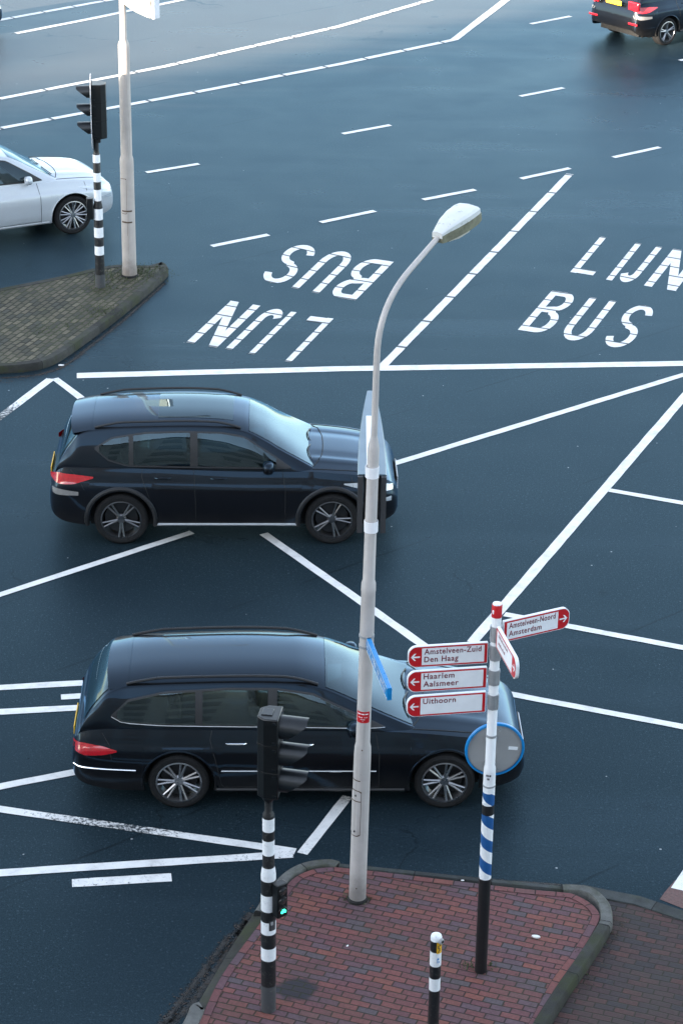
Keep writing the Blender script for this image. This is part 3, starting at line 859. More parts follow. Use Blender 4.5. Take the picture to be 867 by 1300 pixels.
# ------------------------------------------------------------------ tall lamp post in front
LB = (0.215, 20.358)
lamp = empty('lamp_post', (LB[0], LB[1], ZI), label='tall pale grey lamp post with a curved arm standing on the red brick island', cat='lamp post')
lamp.rotation_euler = (0, R(.85), 0)
def zz(z): return z - ZI
mb = MB()
mb.lathe(pole_profile([(0, .088), (.03, .0865), (1.70, .084), (1.80, .081), (1.845, .070), (3.50, .068), (3.52, .070)]), 40)
post = mb.build('lower_post', M['pole_grey'], lamp, angle=50)
mb = MB()
mb.lathe(pole_profile([(3.52, .071), (3.60, .069), (3.635, .058), (5.00, .054), (5.03, .050), (5.13, .030)]), 36)
mb.build('upper_post', M['pole_grey'], lamp, angle=50)
mb = MB()
mb.lathe([(.104, -.004), (.102, .02), (.088, .035)], 24)
mb.build('base_collar', M['under'], lamp)
# arm: straight, then a wide bend out over the road
arm = [(0, 0, 5.10), (0, 0, 5.5), (0, 0, 5.80)]
A0 = Vector((0, 0, 5.92)); A1 = Vector((0, 0, 6.40)); A3 = Vector((.545, .80, 6.80)); A2 = A1.lerp(A3, .52)
d2 = Vector((.53, .85)); d2.normalize()
for k in range(0, 13):
    t = k / 12; q = A0 * (1 - t) ** 2 + A1 * 2 * t * (1 - t) + A2 * t * t; arm.append(tuple(q))
for k in range(1, 5): arm.append(tuple(A2.lerp(A3, k / 4)))
mb = MB(); mb.tube(arm, [.031 - .005 * k / (len(arm) - 1) for k in range(len(arm))], 16)
mb.build('arm', M['pole_grey'], lamp, angle=60)
# lantern: a tapered tray with an algae-stained side skirt and a shallow bowl beneath
tip = Vector(arm[-1]); dirv = Vector((d2.x, d2.y, .16)).normalized()
Lm = frame(tip - dirv * .02, dirv, Vector((0, 0, 1))) @ Matrix.Diagonal((.90, .90, .90, 1))     # x along the lantern, y up
def lantern_ring(x, w, y0):
    return [(x, y0, s) for s in (-w, w)]
def tray(secs):
    mbx = MB(); rows = []
    for x, w, yb, yt, c in secs:
        ring = [(x, yb, -w), (x, yt - c, -w * .98), (x, yt, -w * .80), (x, yt + .012, 0), (x, yt, w * .80), (x, yt - c, w * .98), (x, yb, w)]
        rows.append([Lm @ Vector(p) for p in ring])
    mbx.grid(rows)
    mbx.add(rows[0], [tuple(range(7))]); mbx.add(rows[-1], [tuple(range(7))[::-1]])
    return mbx
mb = tray([(0, .060, .0, .060, .012), (.08, .076, .0, .078, .014), (.25, .118, .0, .098, .016), (.44, .146, .0, .104, .018), (.60, .150, .0, .100, .018), (.665, .138, .0, .090, .018), (.684, .118, .0, .070, .016)])
head = mb.build('lantern', M['lamp_shell'], lamp, angle=28)
mb = tray([(.002, .064, -.05, .030, .004), (.08, .081, -.062, .034, .004), (.25, .124, -.062, .038, .004), (.44, .152, -.066, .038, .004), (.60, .157, -.064, .036, .004), (.675, .145, -.055, .030, .004), (.700, .120, -.05, .024, .004)])
mb.build('skirt', M['lamp_side'], head, angle=30)
mb = tray([(.12, .07, -.08, -.045, .004), (.26, .11, -.095, -.05, .004), (.44, .125, -.10, -.05, .004), (.60, .10, -.08, -.045, .004)])
mb.build('bowl', M['lamp_lens'], head, angle=60)
# inspection door, seams and rivets low on the post
def on_post(r, ang, z, off=0):
    a = R(ang); return Vector((math.cos(a) * (r + off), math.sin(a) * (r + off), z))
def curved_patch(r, a0, a1, z0, z1, off, n=10, corner=.02, th=.004):
    mbp = MB(); rows = []
    for i in range(n + 1):
        a = a0 + (a1 - a0) * i / n; e = min(i, n - i) / n * abs(R(a1 - a0)) * r
        cz = max(0, corner - e) if corner else 0
        rows.append([on_post(r, a, z0 + cz, off), on_post(r, a, z1 - cz, off)])
    mbp.grid(rows)
    back = [[on_post(r, a0 + (a1 - a0) * i / n, z, -.002) for z in (z0, z1)] for i in range(n + 1)]
    mbp.grid(back)
    for i in range(n):
        for j in (0, 1): mbp.add([rows[i][j], rows[i + 1][j], back[i + 1][j], back[i][j]], [(0, 1, 2, 3)])
    for i in (0, n): mbp.add([rows[i][0], rows[i][1], back[i][1], back[i][0]], [(0, 1, 2, 3)])
    return mbp
mb = curved_patch(.0845, -178, -88, .80, 1.335, .0022, corner=.03); mb.build('door_gap', M['rust'], post)
mb = curved_patch(.0845, -175, -91, .812, 1.325, .0045, corner=.03)
dr = mb.build('inspection_door', M['pole_grey'], lamp)
for z in (.86, 1.275):
    mb = MB(); mb.lathe([(.012, -.006), (.010, .006)], 10, 'y', tuple(on_post(.0865, -128, z))); mb.build('lock', M['trim'], dr)
mb = curved_patch(.0835, -172, -100, 1.44, 1.452, .002, corner=0); mb.build('rust_band', M['rust'], post)
mb = curved_patch(.0835, -172, -92, 1.205, 1.217, .006, corner=0); mb.build('rust_band', M['rust'], post)
for r_, a_, z_ in ((.088, -100, .19), (.080, -95, 1.80)):
    mb = MB(); mb.lathe([(.008, -.004), (.006, .005)], 8, 'y', tuple(on_post(r_, a_, z_))); mb.build('rivet', M['rust'], post)
# red sticker with pale print
zs = 2.10
mb = curved_patch(.0685, -160, -40, zs, zs + .125, .002, corner=.004); st = mb.build('red_sticker', M['sign_red'], lamp)
mb = MB()
for (a0, a1, z0, z1) in [(-150, -52, .094, .104), (-140, -100, .058, .066), (-90, -60, .058, .066), (-120, -80, .036, .043), (-105, -92, .014, .028)]:
    for i in range(3):
        w = (a1 - a0) / 3
        a = a0 + i * w
        p = curved_patch(.0685, a + 2, a + w - 3, zs + z0, zs + z1, .0035, n=3, corner=0); mb.add(p.v, p.f)
mb.build('sticker_print', M['text_white'], st)

# double lightbox clamped behind the upper post, seen end on
box = empty('advert_lightbox', (LB[0] + .068, LB[1] + .07, 4.19), label='slim grey double-sided advertising lightbox clamped high behind the lamp post', cat='advertising box')
W0 = .135
def side_curve(sg, t): return sg * (W0 * (1 - .72 * t ** 2.1))
top_z = .58; LL = 2.15
for sg in (-1, 1):
    mb = MB(); rows = []
    for k in range(17):
        t = k / 16; y = t * LL; xo = side_curve(sg, t); xi = sg * max(abs(xo) - .05, .012)
        rows.append([(xo, y, 0), (xo, y, top_z), (xi, y, top_z), (xi, y, 0), (xo, y, 0)])
    mb.grid(rows); mb.add(rows[0][:4], [(0, 1, 2, 3)]); mb.add(rows[-1][:4], [(3, 2, 1, 0)])
    mb.build('side_panel', M['lightbox_frame'], box)
mb = MB(); rows = []
for k in range(17):
    t = .0 + k / 16; y = .04 + t * (LL - .05); w = abs(side_curve(1, min(1, y / LL))) + .002
    rows.append([(-w, y, top_z + .002), (-w * .92, y, top_z + .012), (-w * .5, y, top_z + .014), (w * .5, y, top_z + .014), (w * .92, y, top_z + .012), (w, y, top_z + .002)])
mb.grid(rows); mb.add(rows[0], [tuple(range(6))]); mb.add(rows[-1], [tuple(range(6))[::-1]])
mb.build('top_cover', M['lightbox'], box)
mb = MB(); mb.box((0, .80, top_z + .018), (.105, 1.30, .012)); mb.build('white_panel', M['clamp_white'], box, bevel=.003)
mb = MB(); mb.box((0, .10, .28), (.15, .04, .5)); mb.build('inner_plate', M['trim'], box)
for zc, rr in ((4.30, .066), (4.86, .064)):
    mb = MB()
    mb.lathe([(rr - .006, zc - 4.19 - .055), (rr, zc - 4.19 - .055), (rr + .001, zc - 4.19 + .055), (rr - .006, zc - 4.19 + .055)], 32, c=(-.003, -.07, 0), caps=False)
    mb.box((-.003, -.005, zc - 4.19), (.05, .10, .08))
    mb.build('clamp_band', M['clamp_white'], box)

# blue street name sign pointing out towards the camera
bs = empty('street_name_sign', (LB[0] + .05, LB[1], 3.08), label='narrow blue street name sign fixed to the lamp post, seen nearly edge on', cat='street sign')
bdir = Vector((.20, -1.05, 0)).normalized()
Bm = frame(bdir * .06, bdir)
mb = MB(); mb.plate([(0, -.065), (1.02, -.065), (1.02, .065), (0, .065)], Bm @ Matrix.Translation((0, 0, -.022)), .044)
pl = mb.build('plate', M['sign_blue'], bs, bevel=.004)
mb = MB()
Bf = frame(bdir * 1.08, -bdir) 
nrm = bdir.cross(Vector((0, 0, 1)))
side = -1 if nrm.x > 0 else 1
x = .06
Tm = Bm @ Matrix.Translation((0, 0, side * .0235))
while x < .93:
    w = random.uniform(.018, .034); h = random.choice((.05, .05, .072)); g = .012
    mb.plate([(x, -.03), (x + .009, -.03), (x + .009, -.03 + h), (x, -.03 + h)], Tm, .0012 * side)
    mb.plate([(x + .009, .0), (x + w, .0), (x + w, .011), (x + .009, .011)], Tm, .0012 * side)
    if random.random() < .6: mb.plate([(x + w, -.03), (x + w + .009, -.03), (x + w + .009, .011), (x + w, .011)], Tm, .0012 * side)
    x += w + .009 + g + (.05 if random.random() < .1 else 0)
mb.build('lettering', M['text_white'], pl, smooth=False)
mb = MB()
mb.plate([(.01, -.058), (1.01, -.058), (1.01, -.052), (.01, -.052)], Tm, .0012 * side); mb.plate([(.01, .052), (1.01, .052), (1.01, .058), (.01, .058)], Tm, .0012 * side)
mb.build('white_border', M['text_white'], pl, smooth=False)
for dz in (-.055, .055):
    mb = MB(); mb.lathe([(.066, dz - .012), (.0745, dz - .012), (.0745, dz + .012), (.066, dz + .012)], 28, c=(-.006, 0, 0), caps=False); mb.box(tuple(bdir * .065 + Vector((0, 0, dz))), (.05, .05, .02))
    mb.build('bracket', M['steel'], bs)

# ------------------------------------------------------------------ finger signpost
SB = (1.413, 19.173)
sp = empty('signpost', (SB[0], SB[1], ZI), label='white, blue and black striped finger signpost with red cap on the red brick island', cat='signpost')
def make_spiral():
    m, nt, b = new_mat('spiral_pole_paint')
    v = objvec(nt); s = N(nt, 'ShaderNodeSeparateXYZ'); nt.links.new(v, s.inputs[0])
    z = s.outputs[2]
    ang = math_(nt, 'DIVIDE', math_(nt, 'ARCTAN2', s.outputs[1], s.outputs[0]), 2 * PI)
    t = math_(nt, 'FRACT', math_(nt, 'ADD', math_(nt, 'DIVIDE', z, .255), math_(nt, 'ADD', ang, .22)))
    blue = (.012, .085, .26, 1); white = (.78, .79, .80, 1); black = (.010, .010, .011, 1)
    c = mix(nt, math_(nt, 'LESS_THAN', t, .5), blue, white)
    c = mix(nt, math_(nt, 'GREATER_THAN', z, 2.03), c, white)
    bk = math_(nt, 'MULTIPLY', math_(nt, 'GREATER_THAN', z, 1.79), math_(nt, 'LESS_THAN', z, 1.895))
    bk = math_(nt, 'MAXIMUM', bk, math_(nt, 'LESS_THAN', z, 1.075))
    c = mix(nt, bk, c, black)
    c = mix(nt, math_(nt, 'MULTIPLY', smooth_step(nt, noise(nt, v, 20, 8, .75), .57, .78), .2), c, (.25, .24, .22, 1))
    nt.links.new(c, b.inputs['Base Color']); b.inputs['Roughness'].default_value = .4
    return m
mb = MB()
mb.lathe([(.060, 0), (.0585, .05), (.057, 2.27), (.054, 2.295), (.047, 2.31), (.0445, 3.88)], 40)
pp = mb.build('post', make_spiral(), sp, angle=50)
mb = MB(); mb.lathe([(.048, 3.87), (.048, 3.985), (.044, 3.995)], 32); cap = mb.build('red_cap', M['sign_red'], sp, angle=50)
mb = MB(); mb.lathe([(.0435, 3.993), (.040, 4.004), (.001, 4.008)], 32); mb.build('white_cap_top', M['clamp_white'], cap)
mb = curved_patch(.048, -150, -128, 3.905, 3.95, .001, n=4, corner=.01); mb.build('cap_mark', M['text_white'], cap)
def finger(z, ang, L, lines, tip_left, start=.07, h=.215, textw=None, third=False):
    d = Vector((math.cos(R(ang)), math.sin(R(ang)), 0))
    root = bpy.data.objects.new('finger_sign', None); COL.objects.link(root); root.parent = sp; root.location = (0, 0, z - ZI)
    xd = -d if tip_left else d
    org = d * (start + L / 2)
    F = frame(org, xd)                      # x = reading direction
    if F.col[2].y > 0 and not third: raise RuntimeError('faces away')
    s = -1 if tip_left else 1
    hw, hh = L / 2, h / 2
    def ol(m, tr):
        return rounded([(-s * (hw - m), -(hh - m)), (s * (hw - m - .045), -(hh - m)), (s * (hw - m), -(hh - m) * .55), (s * (hw - m), (hh - m) * .55), (s * (hw - m - .045), hh - m), (-s * (hw - m), hh - m)],
                       [.008, .045, .03, .03, .045, .008])
    mb = MB(); mb.plate(ol(0, 0), F @ Matrix.Translation((0, 0, -.016)), .032)
    plate = mb.build('plate', M['sign_white'], root, bevel=.003)
    f = .0165
    mb = MB(); mb.plate(ol(.007, 0), F @ Matrix.Translation((0, 0, f)), .0008); mb.build('red_field', M['sign_red'], root)
    w0, w1 = -s * (hw - .034), s * (hw - .125)
    lo, hi = min(w0, w1), max(w0, w1)
    mb = MB(); mb.plate([(lo, -hh + .022), (hi, -hh + .022), (hi, hh - .022), (lo, hh - .022)], F @ Matrix.Translation((0, 0, f + .001)), .0008)
    mb.build('white_field', M['sign_white'], root, smooth=False)
    # arrow
    cx = s * (hw - .068)
    A = [(-.040, -.007), (.018, -.007), (-.004, -.036), (.010, -.036), (.043, 0), (.010, .036), (-.004, .036), (.018, .007), (-.040, .007)]
    mb = MB(); mb.plate([(cx + s * p[0], p[1]) for p in A], F @ Matrix.Translation((0, 0, f + .001)), .0012); mb.build('arrow', M['text_white'], root, smooth=False)
    n = len(lines)
    ch = .056
    for i, t in enumerate(lines):
        y = .024 - i * .079
        text_obj('lettering', t, M['sign_text'], root, ch, F @ Matrix.Translation((lo + .022, y, f + .0022)), width=(textw[i] if textw else None), bold=.014)
    # clamp on the pole
    return root
w_in = .64
finger(3.61, 180 + 9, .735, ['Amstelveen-Zuid', 'Den Haag'], True, textw=[.525, .315])
finger(3.355, 180 + 9, .735, ['Haarlem', 'Aalsmeer'], True, textw=[.285, .325])
finger(3.10, 180 + 9.5, .735, ['Uithoorn'], True, textw=[.305])
finger(3.80, 27, .70, ['Amstelveen-Noord', 'Amsterdam'], False, textw=[.49, .345])
th = finger(3.80, -78, .66, [], False, third=True)
# faint lines of print on the finger that points to the camera
d = Vector((math.cos(R(-78)), math.sin(R(-78)), 0)); F = frame(d * (.07 + .33), d)
mb = MB()
for y, w in ((.04, .30), (-.03, .22)):
    x = -.24
    while x < -.24 + w:
        ww = random.uniform(.012, .024); mb.plate([(x, y), (x + ww, y), (x + ww, y + random.choice((.02, .034))), (x, y + .02)], F @ Matrix.Translation((0, 0, .0187)), .001); x += ww + .012
mb.build('faint_print', M['sign_text'], th, smooth=False)
for z in (3.80, 3.61, 3.355, 3.10):
    mb = MB(); zc = z - ZI
    mb.lathe([(.046, zc - .075), (.054, zc - .075), (.054, zc + .075), (.046, zc + .075)], 30, caps=False)
    for a in (-150, -95, -40):
        p = on_post(.0545, a, zc); mb.box(tuple(p), (.010, .010, .15), Matrix.Rotation(R(a), 3, 'Z'))
    for dz in (-.05, .05): mb.lathe([(.055, zc + dz - .006), (.0562, zc + dz - .006), (.0562, zc + dz + .006), (.055, zc + dz + .006)], 24, caps=False)
    mb.build('clamp', M['steel'], sp, angle=40)
# round sign facing away from the camera
rs = bpy.data.objects.new('round_sign', None); COL.objects.link(rs); rs.parent = sp; rs.location = (.045, .12, 2.515 - ZI); rs.rotation_euler = (0, 0, R(7))
mb = MB(); mb.lathe([(.001, 0), (.258, 0), (.262, .004), (.262, .012), (.001, .012)], 48, 'y'); mb.build('back_plate', M['alu_back'], rs)
mb = MB(); mb.lathe([(.258, -.016), (.275, -.016), (.281, -.010), (.281, .012), (.275, .016), (.258, .014)], 56, 'y', caps=False); mb.build('blue_rim', M['sign_blue'], rs)
for z in (.14, -.14):
    mb = MB(); mb.box((-.045, -.035, z), (.11, .05, .03)); mb.build('bracket', M['steel'], rs)
for z in (.2, -.22):
    mb = MB(); mb.lathe([(.012, -.014), (.012, 0)], 8, 'y', (.04, 0, z)); mb.build('bolt', M['steel'], rs)
mb = MB(); mb.box((.175, -.001, .0), (.088, .003, .034), Matrix.Rotation(R(8), 3, 'Y'))
for k in range(4): mb.box((.135 + .02 * k, -.0025, .012 - .003 * k), (.012, .002, .010))
mb.build('paper_label', M['text_white'], rs)
mb = curved_patch(.057, -140, -60, 2.16, 2.26, .0015, n=8, corner=.003); lb = mb.build('post_label', M['clamp_white'], sp)
mb = MB()
for a0, a1, z0, z1 in [(-126, -112, 2.218, 2.238), (-108, -98, 2.218, 2.238), (-94, -80, 2.218, 2.238), (-118, -112, 2.182, 2.202), (-108, -94, 2.182, 2.202)]:
    p = curved_patch(.057, a0, a1, z0, z1, .003, n=3, corner=0); mb.add(p.v, p.f)
mb.build('label_print', M['text_dark'], lb)
for prof in ([(.0572, 2.09), (.0595, 2.092), (.0595, 2.108), (.0572, 2.11)], [(.0455, 2.62), (.049, 2.622), (.049, 2.645), (.0455, 2.647)]):
    mb = MB(); mb.lathe(prof, 32, caps=False); mb.build('ring', M['steel'], sp)

# ------------------------------------------------------------------ traffic lights
def visor(mb, c, dirx, r=.112, ln=.25, drop=.09):
    """hood over a lens: upper half tube, cut away below towards its mouth"""
    n = 18; rows = []
    for i in range(n + 1):
        a = R(-42 + 264 * i / n)
        y, z = math.cos(a) * r, math.sin(a) * r
        k = ln * (.30 + .70 * min(1, max(0, (math.sin(a) + .62) / 1.3)))
        rows.append([(c[0], c[1] + y, c[2] + z), (c[0] + dirx * k, c[1] + y * .97, c[2] + z * .97 - .004)])
    mb.grid(rows)
    mb.grid([[(p[0], c[1] + (p[1] - c[1]) * .95, c[2] + (p[2] - c[2]) * .95) for p in row] for row in rows])
def signal_head(root, z0, z1, dirx, x0, depth=.20, w=.27, backplate=False):
    h = z1 - z0
    mb = MB(); xc = x0
    # housing tapers towards its back, as the plan of the top shows
    poly = [(xc + dirx * depth / 2, -w / 2), (xc + dirx * depth / 2, w / 2), (xc - dirx * depth * .15, w / 2), (xc - dirx * depth / 2, w * .30), (xc - dirx * depth / 2, -w * .30), (xc - dirx * depth * .15, -w / 2)]
    mb.prism(poly, z0, z1)
    hd = mb.build('housing', M['black_plastic'], root, bevel=.012)
    for k in range(3):
        zc = z0 + h * (k + .5) / 3
        mb = MB(); mb.lathe([(.001, .012), (.07, .010), (.102, .0)] if dirx > 0 else [(.102, 0), (.07, -.010), (.001, -.012)], 28, 'x', (xc + dirx * (depth / 2 + .002), 0, zc)); ln = mb.build('lens', M['lens_off'], root)
        mb = MB(); visor(mb, (xc + dirx * depth / 2, 0, zc), dirx); mb.build('visor', M['visor'], root, angle=60, recalc=False)
        if k:
            mb = MB(); zz_ = z0 + h * k / 3
            mb.prism([(p[0] * 1.0 + (p[0] - xc) * .02, p[1] * 1.02) for p in poly], zz_ - .006, zz_ + .006); mb.build('joint_band', M['seam'], hd)
    for k in range(3):
        zc = z0 + h * (k + .5) / 3
        for dz in (-.10, .10):
            mb = MB(); mb.box((xc + dirx * depth * .32, -w / 2 - .006, zc + dz), (.035, .016, .022)); mb.build('hinge', M['visor'], hd)
    if backplate:
        W2, H2 = .23, (h + .36) / 2
        ol = [( W2 * math.copysign(abs(math.cos(a)) ** .75, math.cos(a)), (z0 + z1) / 2 - .03 + H2 * math.copysign(abs(math.sin(a)) ** .62, math.sin(a))) for a in [2 * PI * k / 48 for k in range(48)]]
        Mx = Matrix(((0, 0, 1, xc + dirx * depth / 2 - .012), (1, 0, 0, 0), (0, 1, 0, 0), (0, 0, 0, 1)))
        mb = MB(); mb.plate(ol, Mx, .006); bp = mb.build('backplate', M['black_plastic'], root, smooth=False)
        mb = MB(); n = len(ol)
        cz = (z0 + z1) / 2 - .03
        for x_, th_ in ((-.003, .012),):
            vs = []
            for (y, z) in ol:
                for sc_, dx in ((1.0, -.004), (1.0, .010), (.90, .010), (.90, -.004)):
                    vs.append((xc + dirx * depth / 2 - .012 + dx, y * sc_, cz + (z - cz) * (1 - (1 - sc_) * .35)))
            fs = [(4 * i + j, 4 * ((i + 1) % n) + j, 4 * ((i + 1) % n) + (j + 1) % 4, 4 * i + (j + 1) % 4) for i in range(n) for j in range(4)]
            mb.add(vs, fs)
        mb.build('white_border', M['clamp_white'], bp, angle=50)
    return hd

FB = (-0.624, 18.511)
tf = empty('traffic_light', (FB[0], FB[1], ZI), R(-9), 'black traffic light on the front striped pole, its three hoods facing right', 'traffic light', 'traffic lights on striped poles')
bands = [(0, (.060, .064, .068)), (.28, BLK), (.57, WHT), (.72, BLK), (.86, WHT), (1.01, BLK), (1.13, WHT), (1.30, BLK), (1.45, WHT), (1.59, BLK), (1.72, WHT), (1.88, BLK), (1.99, WHT), (2.12, BLK)]
mb = MB(); mb.lathe([(.071, 0), (.070, .02), (.0695, 1.52), (.064, 1.57), (.056, 1.60), (.0555, 2.14), (.054, 2.16), (.037, 2.19), (.037, 2.40)], 36)
mb.build('striped_pole', make_stripes('striped_pole_paint', bands, WHT), tf, angle=50)
mb = MB(); mb.lathe([(.037, 2.30), (.056, 2.33), (.056, 2.385), (.04, 2.39)], 24, caps=False); mb.build('collar', M['visor'], tf)
hd = signal_head(tf, 2.395, 3.22, 1, .012)
mb = MB(); mb.box((-.005, 0, 3.222), (.10, .12, .014)); mb.build('top_cap', M['visor'], hd, bevel=.004)
# small repeater on the pole with a green light on
rp = bpy.data.objects.new('repeater', None); COL.objects.link(rp); rp.parent = tf; rp.location = (.115, -.045, 1.285); rp.rotation_euler = (0, 0, R(-42))
mb = MB(); mb.box((0, 0, 0), (.085, .115, .36)); rh = mb.build('housing', M['black_plastic'], rp, bevel=.008)
for z in (-.10, .10):
    mb = MB(); mb.box((-.055, .03, z), (.06, .03, .03)); mb.build('bracket', M['trim'], rp)
for k, z in enumerate((.105, 0.0, -.105)):
    mb = MB(); mb.lathe([(.044, .002), (.030, .010), (.001, .012)], 20, 'x', (.043, 0, z)); mb.build('lens', M['lens_off'], rp)
    mb = MB(); n = 12; rows = []
    for i in range(n + 1):
        a = R(10 + 160 * i / n); rows.append([(.042, math.cos(a) * .047, z + math.sin(a) * .047), (.042 + .035 * math.sin(a), math.cos(a) * .046, z + math.sin(a) * .046)])
    mb.grid(rows); mb.build('visor', M['trim'], rp, recalc=False)
# lit bicycle-like symbol on the bottom lens
mb = MB()
for y in (-.015, .017):
    for k in range(12):
        a0, a1 = 2 * PI * k / 12, 2 * PI * (k + 1) / 12
        mb.tube([(.0565, y + math.cos(a0) * .011, -.112 + math.sin(a0) * .011), (.0565, y + math.cos(a1) * .011, -.112 + math.sin(a1) * .011)], .003, 6)
for a, b in [((-.015, -.112), (-.006, -.092)), ((-.006, -.092), (.012, -.092)), ((.017, -.112), (.010, -.086)), ((-.006, -.092), (.002, -.112)), ((-.010, -.087), (-.002, -.087))]:
    mb.tube([(.0565, a[0], a[1]), (.0565, b[0], b[1])], .0035, 6)
mb.build('green_symbol', M['green_on'], rp)
mb = curved_patch(.0697, -75, -15, .93, 1.04, .0015, n=6, corner=.0); stk = mb.build('torn_sticker', M['text_dark'], tf)
mb = curved_patch(.0697, -62, -40, .99, 1.03, .003, n=4, corner=.008); mb.build('sticker_print', M['alu_back'], stk)

KB = (-4.186, 38.774)
tb = empty('traffic_light', (KB[0], KB[1], ZF), R(4), 'black traffic light with white-edged backplate on the far grey island, hoods facing left', 'traffic light', 'traffic lights on striped poles')
bands = [(0, (.060, .064, .068)), (.22, BLK), (.57, WHT), (.74, BLK), (.89, WHT), (1.07, BLK), (1.21, WHT), (1.39, BLK), (1.53, WHT), (1.72, BLK), (1.87, WHT), (2.03, BLK), (2.19, WHT), (2.34, BLK)]
mb = MB(); mb.lathe([(.085, 0), (.084, .02), (.080, .22), (.078, 1.42), (.072, 1.46), (.064, 1.50), (.062, 2.34), (.050, 2.37), (.045, 2.40), (.045, 2.72)], 32)
mb.build('striped_pole', make_stripes('striped_pole_paint_far', bands, WHT), tb, angle=50)
signal_head(tb, 2.64, 3.56, -1, .07, depth=.24, w=.30, backplate=True)
mb = MB(); mb.box((.03, 0, 2.60), (.10, .10, .10)); mb.build('collar', M['trim'], tb, bevel=.01)
mb = MB(); mb.box((-.135, -.02, 1.41), (.11, .13, .37)); pb = mb.build('button_box', M['black_plastic'], tb, bevel=.012)
mb = MB(); mb.lathe([(.018, -.012), (.018, .004)], 12, 'x', (-.195, -.04, 1.30)); mb.build('button', M['steel'], pb)

# ------------------------------------------------------------------ far lamp post with a lightbox sign at the top
PB = (-3.737, 39.367)
lp = empty('lamp_post', (PB[0], PB[1], ZF), label='thick beige-grey lamp post at the tip of the far grey island', cat='lamp post')
mb = MB(); mb.lathe([(.133, 0), (.131, .03), (.128, .16), (.122, .18), (.118, 2.02), (.115, 2.10), (.098, 2.16), (.094, 4.02), (.090, 4.08), (.058, 4.16), (.050, 8.6), (.030, 8.7)], 40)
fp = mb.build('post', M['pole_far'], lp, angle=50)
mb = MB(); mb.lathe([(.150, -.004), (.146, .02), (.133, .035)], 24); mb.build('base_collar', M['under'], lp)
for z0, z1 in ((.48, 1.02), (1.15, 1.78)):
    mb = curved_patch(.1195, -150, -92, z0, z1, .001, corner=.02); mb.build('door_gap', M['rust'], fp)
    mb = curved_patch(.1195, -148, -94, z0 + .010, z1 - .010, .003, corner=.02); mb.build('inspection_door', M['pole_far'], fp)
for z in (.99, 1.19):
    mb = curved_patch(.119, -140, -50, z, z + .025, .0045, corner=0); mb.build('rust_band', M['rust'], fp)
mb = MB(); a = []
for k in range(14):
    t = k / 13; a.append((1.5 * t ** 1.6, .9 * t ** 1.6, 8.55 + 1.0 * (1 - (1 - t) ** 1.5)))
mb.tube(a, .04, 14); mb.build('arm', M['pole_far'], lp)
mb = MB(); mb.box((1.75, 1.05, 9.58), (.62, .28, .10), Matrix.Rotation(R(31), 3, 'Z'), (.8, .7)); mb.build('lantern', M['lamp_shell'], lp, bevel=.03)

M['sign_cream'] = simple('sign_cream', (.33, .325, .29), .4, var=.05, scale=8)
sg = empty('lightbox_sign', (PB[0], PB[1], 4.80), R(-38), 'white box sign fixed high on the far lamp post, cut off by the top edge', 'box sign')
mb = MB(); mb.plate(rounded([(.06, .10), (.30, .0), (.62, -.06), (.70, -.06), (.70, .95), (.06, .95)], [.01, .1, .1, .02, .06, .02]), frame((0, .07, 0), (1, 0, 0)), .14)
bx = mb.build('case', M['sign_cream'], sg, bevel=.006)
mb = MB(); mb.box((.74, 0, .44), (.05, .145, 1.02)); mb.build('end_frame', M['clamp_white'], sg, bevel=.01)
mb = MB(); mb.box((.708, -.002, .44), (.022, .150, 1.0)); mb.build('dark_joint', M['trim'], sg)
mb = MB()
for (a, b, c) in [((.50, .10), (.58, .06), 0), ((.58, .06), (.66, .09), 0), ((.50, .10), (.49, .18), 0), ((.66, .09), (.68, .20), 0), ((.54, .14), (.62, .12), 0), ((.49, .20), (.58, .23), 0), ((.58, .23), (.68, .20), 0)]:
    mb.tube([(a[0], -.0715, a[1]), (b[0], -.0715, b[1])], .010, 8, flat=1)
mb.build('lettering', M['alu_back'], bx)
mb = MB()
for z in (.2, .8): mb.lathe([(.058, z - .03), (.066, z - .03), (.066, z + .03), (.058, z + .03)], 24, caps=False); mb.box((.075, 0, z), (.05, .06, .05))
mb.build('clamp', M['steel'], sg)

# ------------------------------------------------------------------ bollard
OB = (0.920, 18.172)
bo = empty('bollard', (OB[0], OB[1], ZI), 0, 'slim black and white banded bollard with a yellow sticker on the red bricks', 'bollard')
bands = [(0, BLK), (.50, WHT), (.635, BLK), (.77, WHT), (.92, BLK), (1.045, WHT)]
mb = MB(); mb.lathe([(.0525, 0), (.0515, .4), (.0525, 1.0), (.0525, 1.085), (.046, 1.105), (.030, 1.116), (.001, 1.120)], 36)
mb.build('striped_post', make_stripes('bollard_paint', bands, WHT), bo, angle=60)
mb = curved_patch(.0526, -85, -20, .93, 1.052, .0015, n=8, corner=.002); ys = mb.build('yellow_sticker', M['yellow_sticker'], bo)
mb = MB()
for a0, a1, z0, z1 in [(-72, -58, .945, .955), (-60, -48, .955, .99), (-72, -62, .985, 1.02), (-55, -40, 1.01, 1.025)]:
    p = curved_patch(.0526, a0, a1, z0, z1, .003, n=3, corner=0); mb.add(p.v, p.f)
mb.build('sticker_print', M['rust'], ys)
mb = curved_patch(.0526, -80, -45, .80, .90, .0015, n=6, corner=.0); s2 = mb.build('pale_sticker', M['clamp_white'], bo)
mb = MB()
for a0, a1, z0, z1 in [(-76, -70, .83, .88), (-70, -58, .865, .88), (-62, -52, .83, .845)]:
    p = curved_patch(.0526, a0, a1, z0, z1, .003, n=3, corner=0); mb.add(p.v, p.f)
mb.build('sticker_print', M['sign_blue'], s2)
kn = bpy.data.objects.new('reflector_knob', None); COL.objects.link(kn); kn.parent = bo; kn.location = (.040, -.034, 1.06); kn.rotation_euler = (0, 0, R(-40))
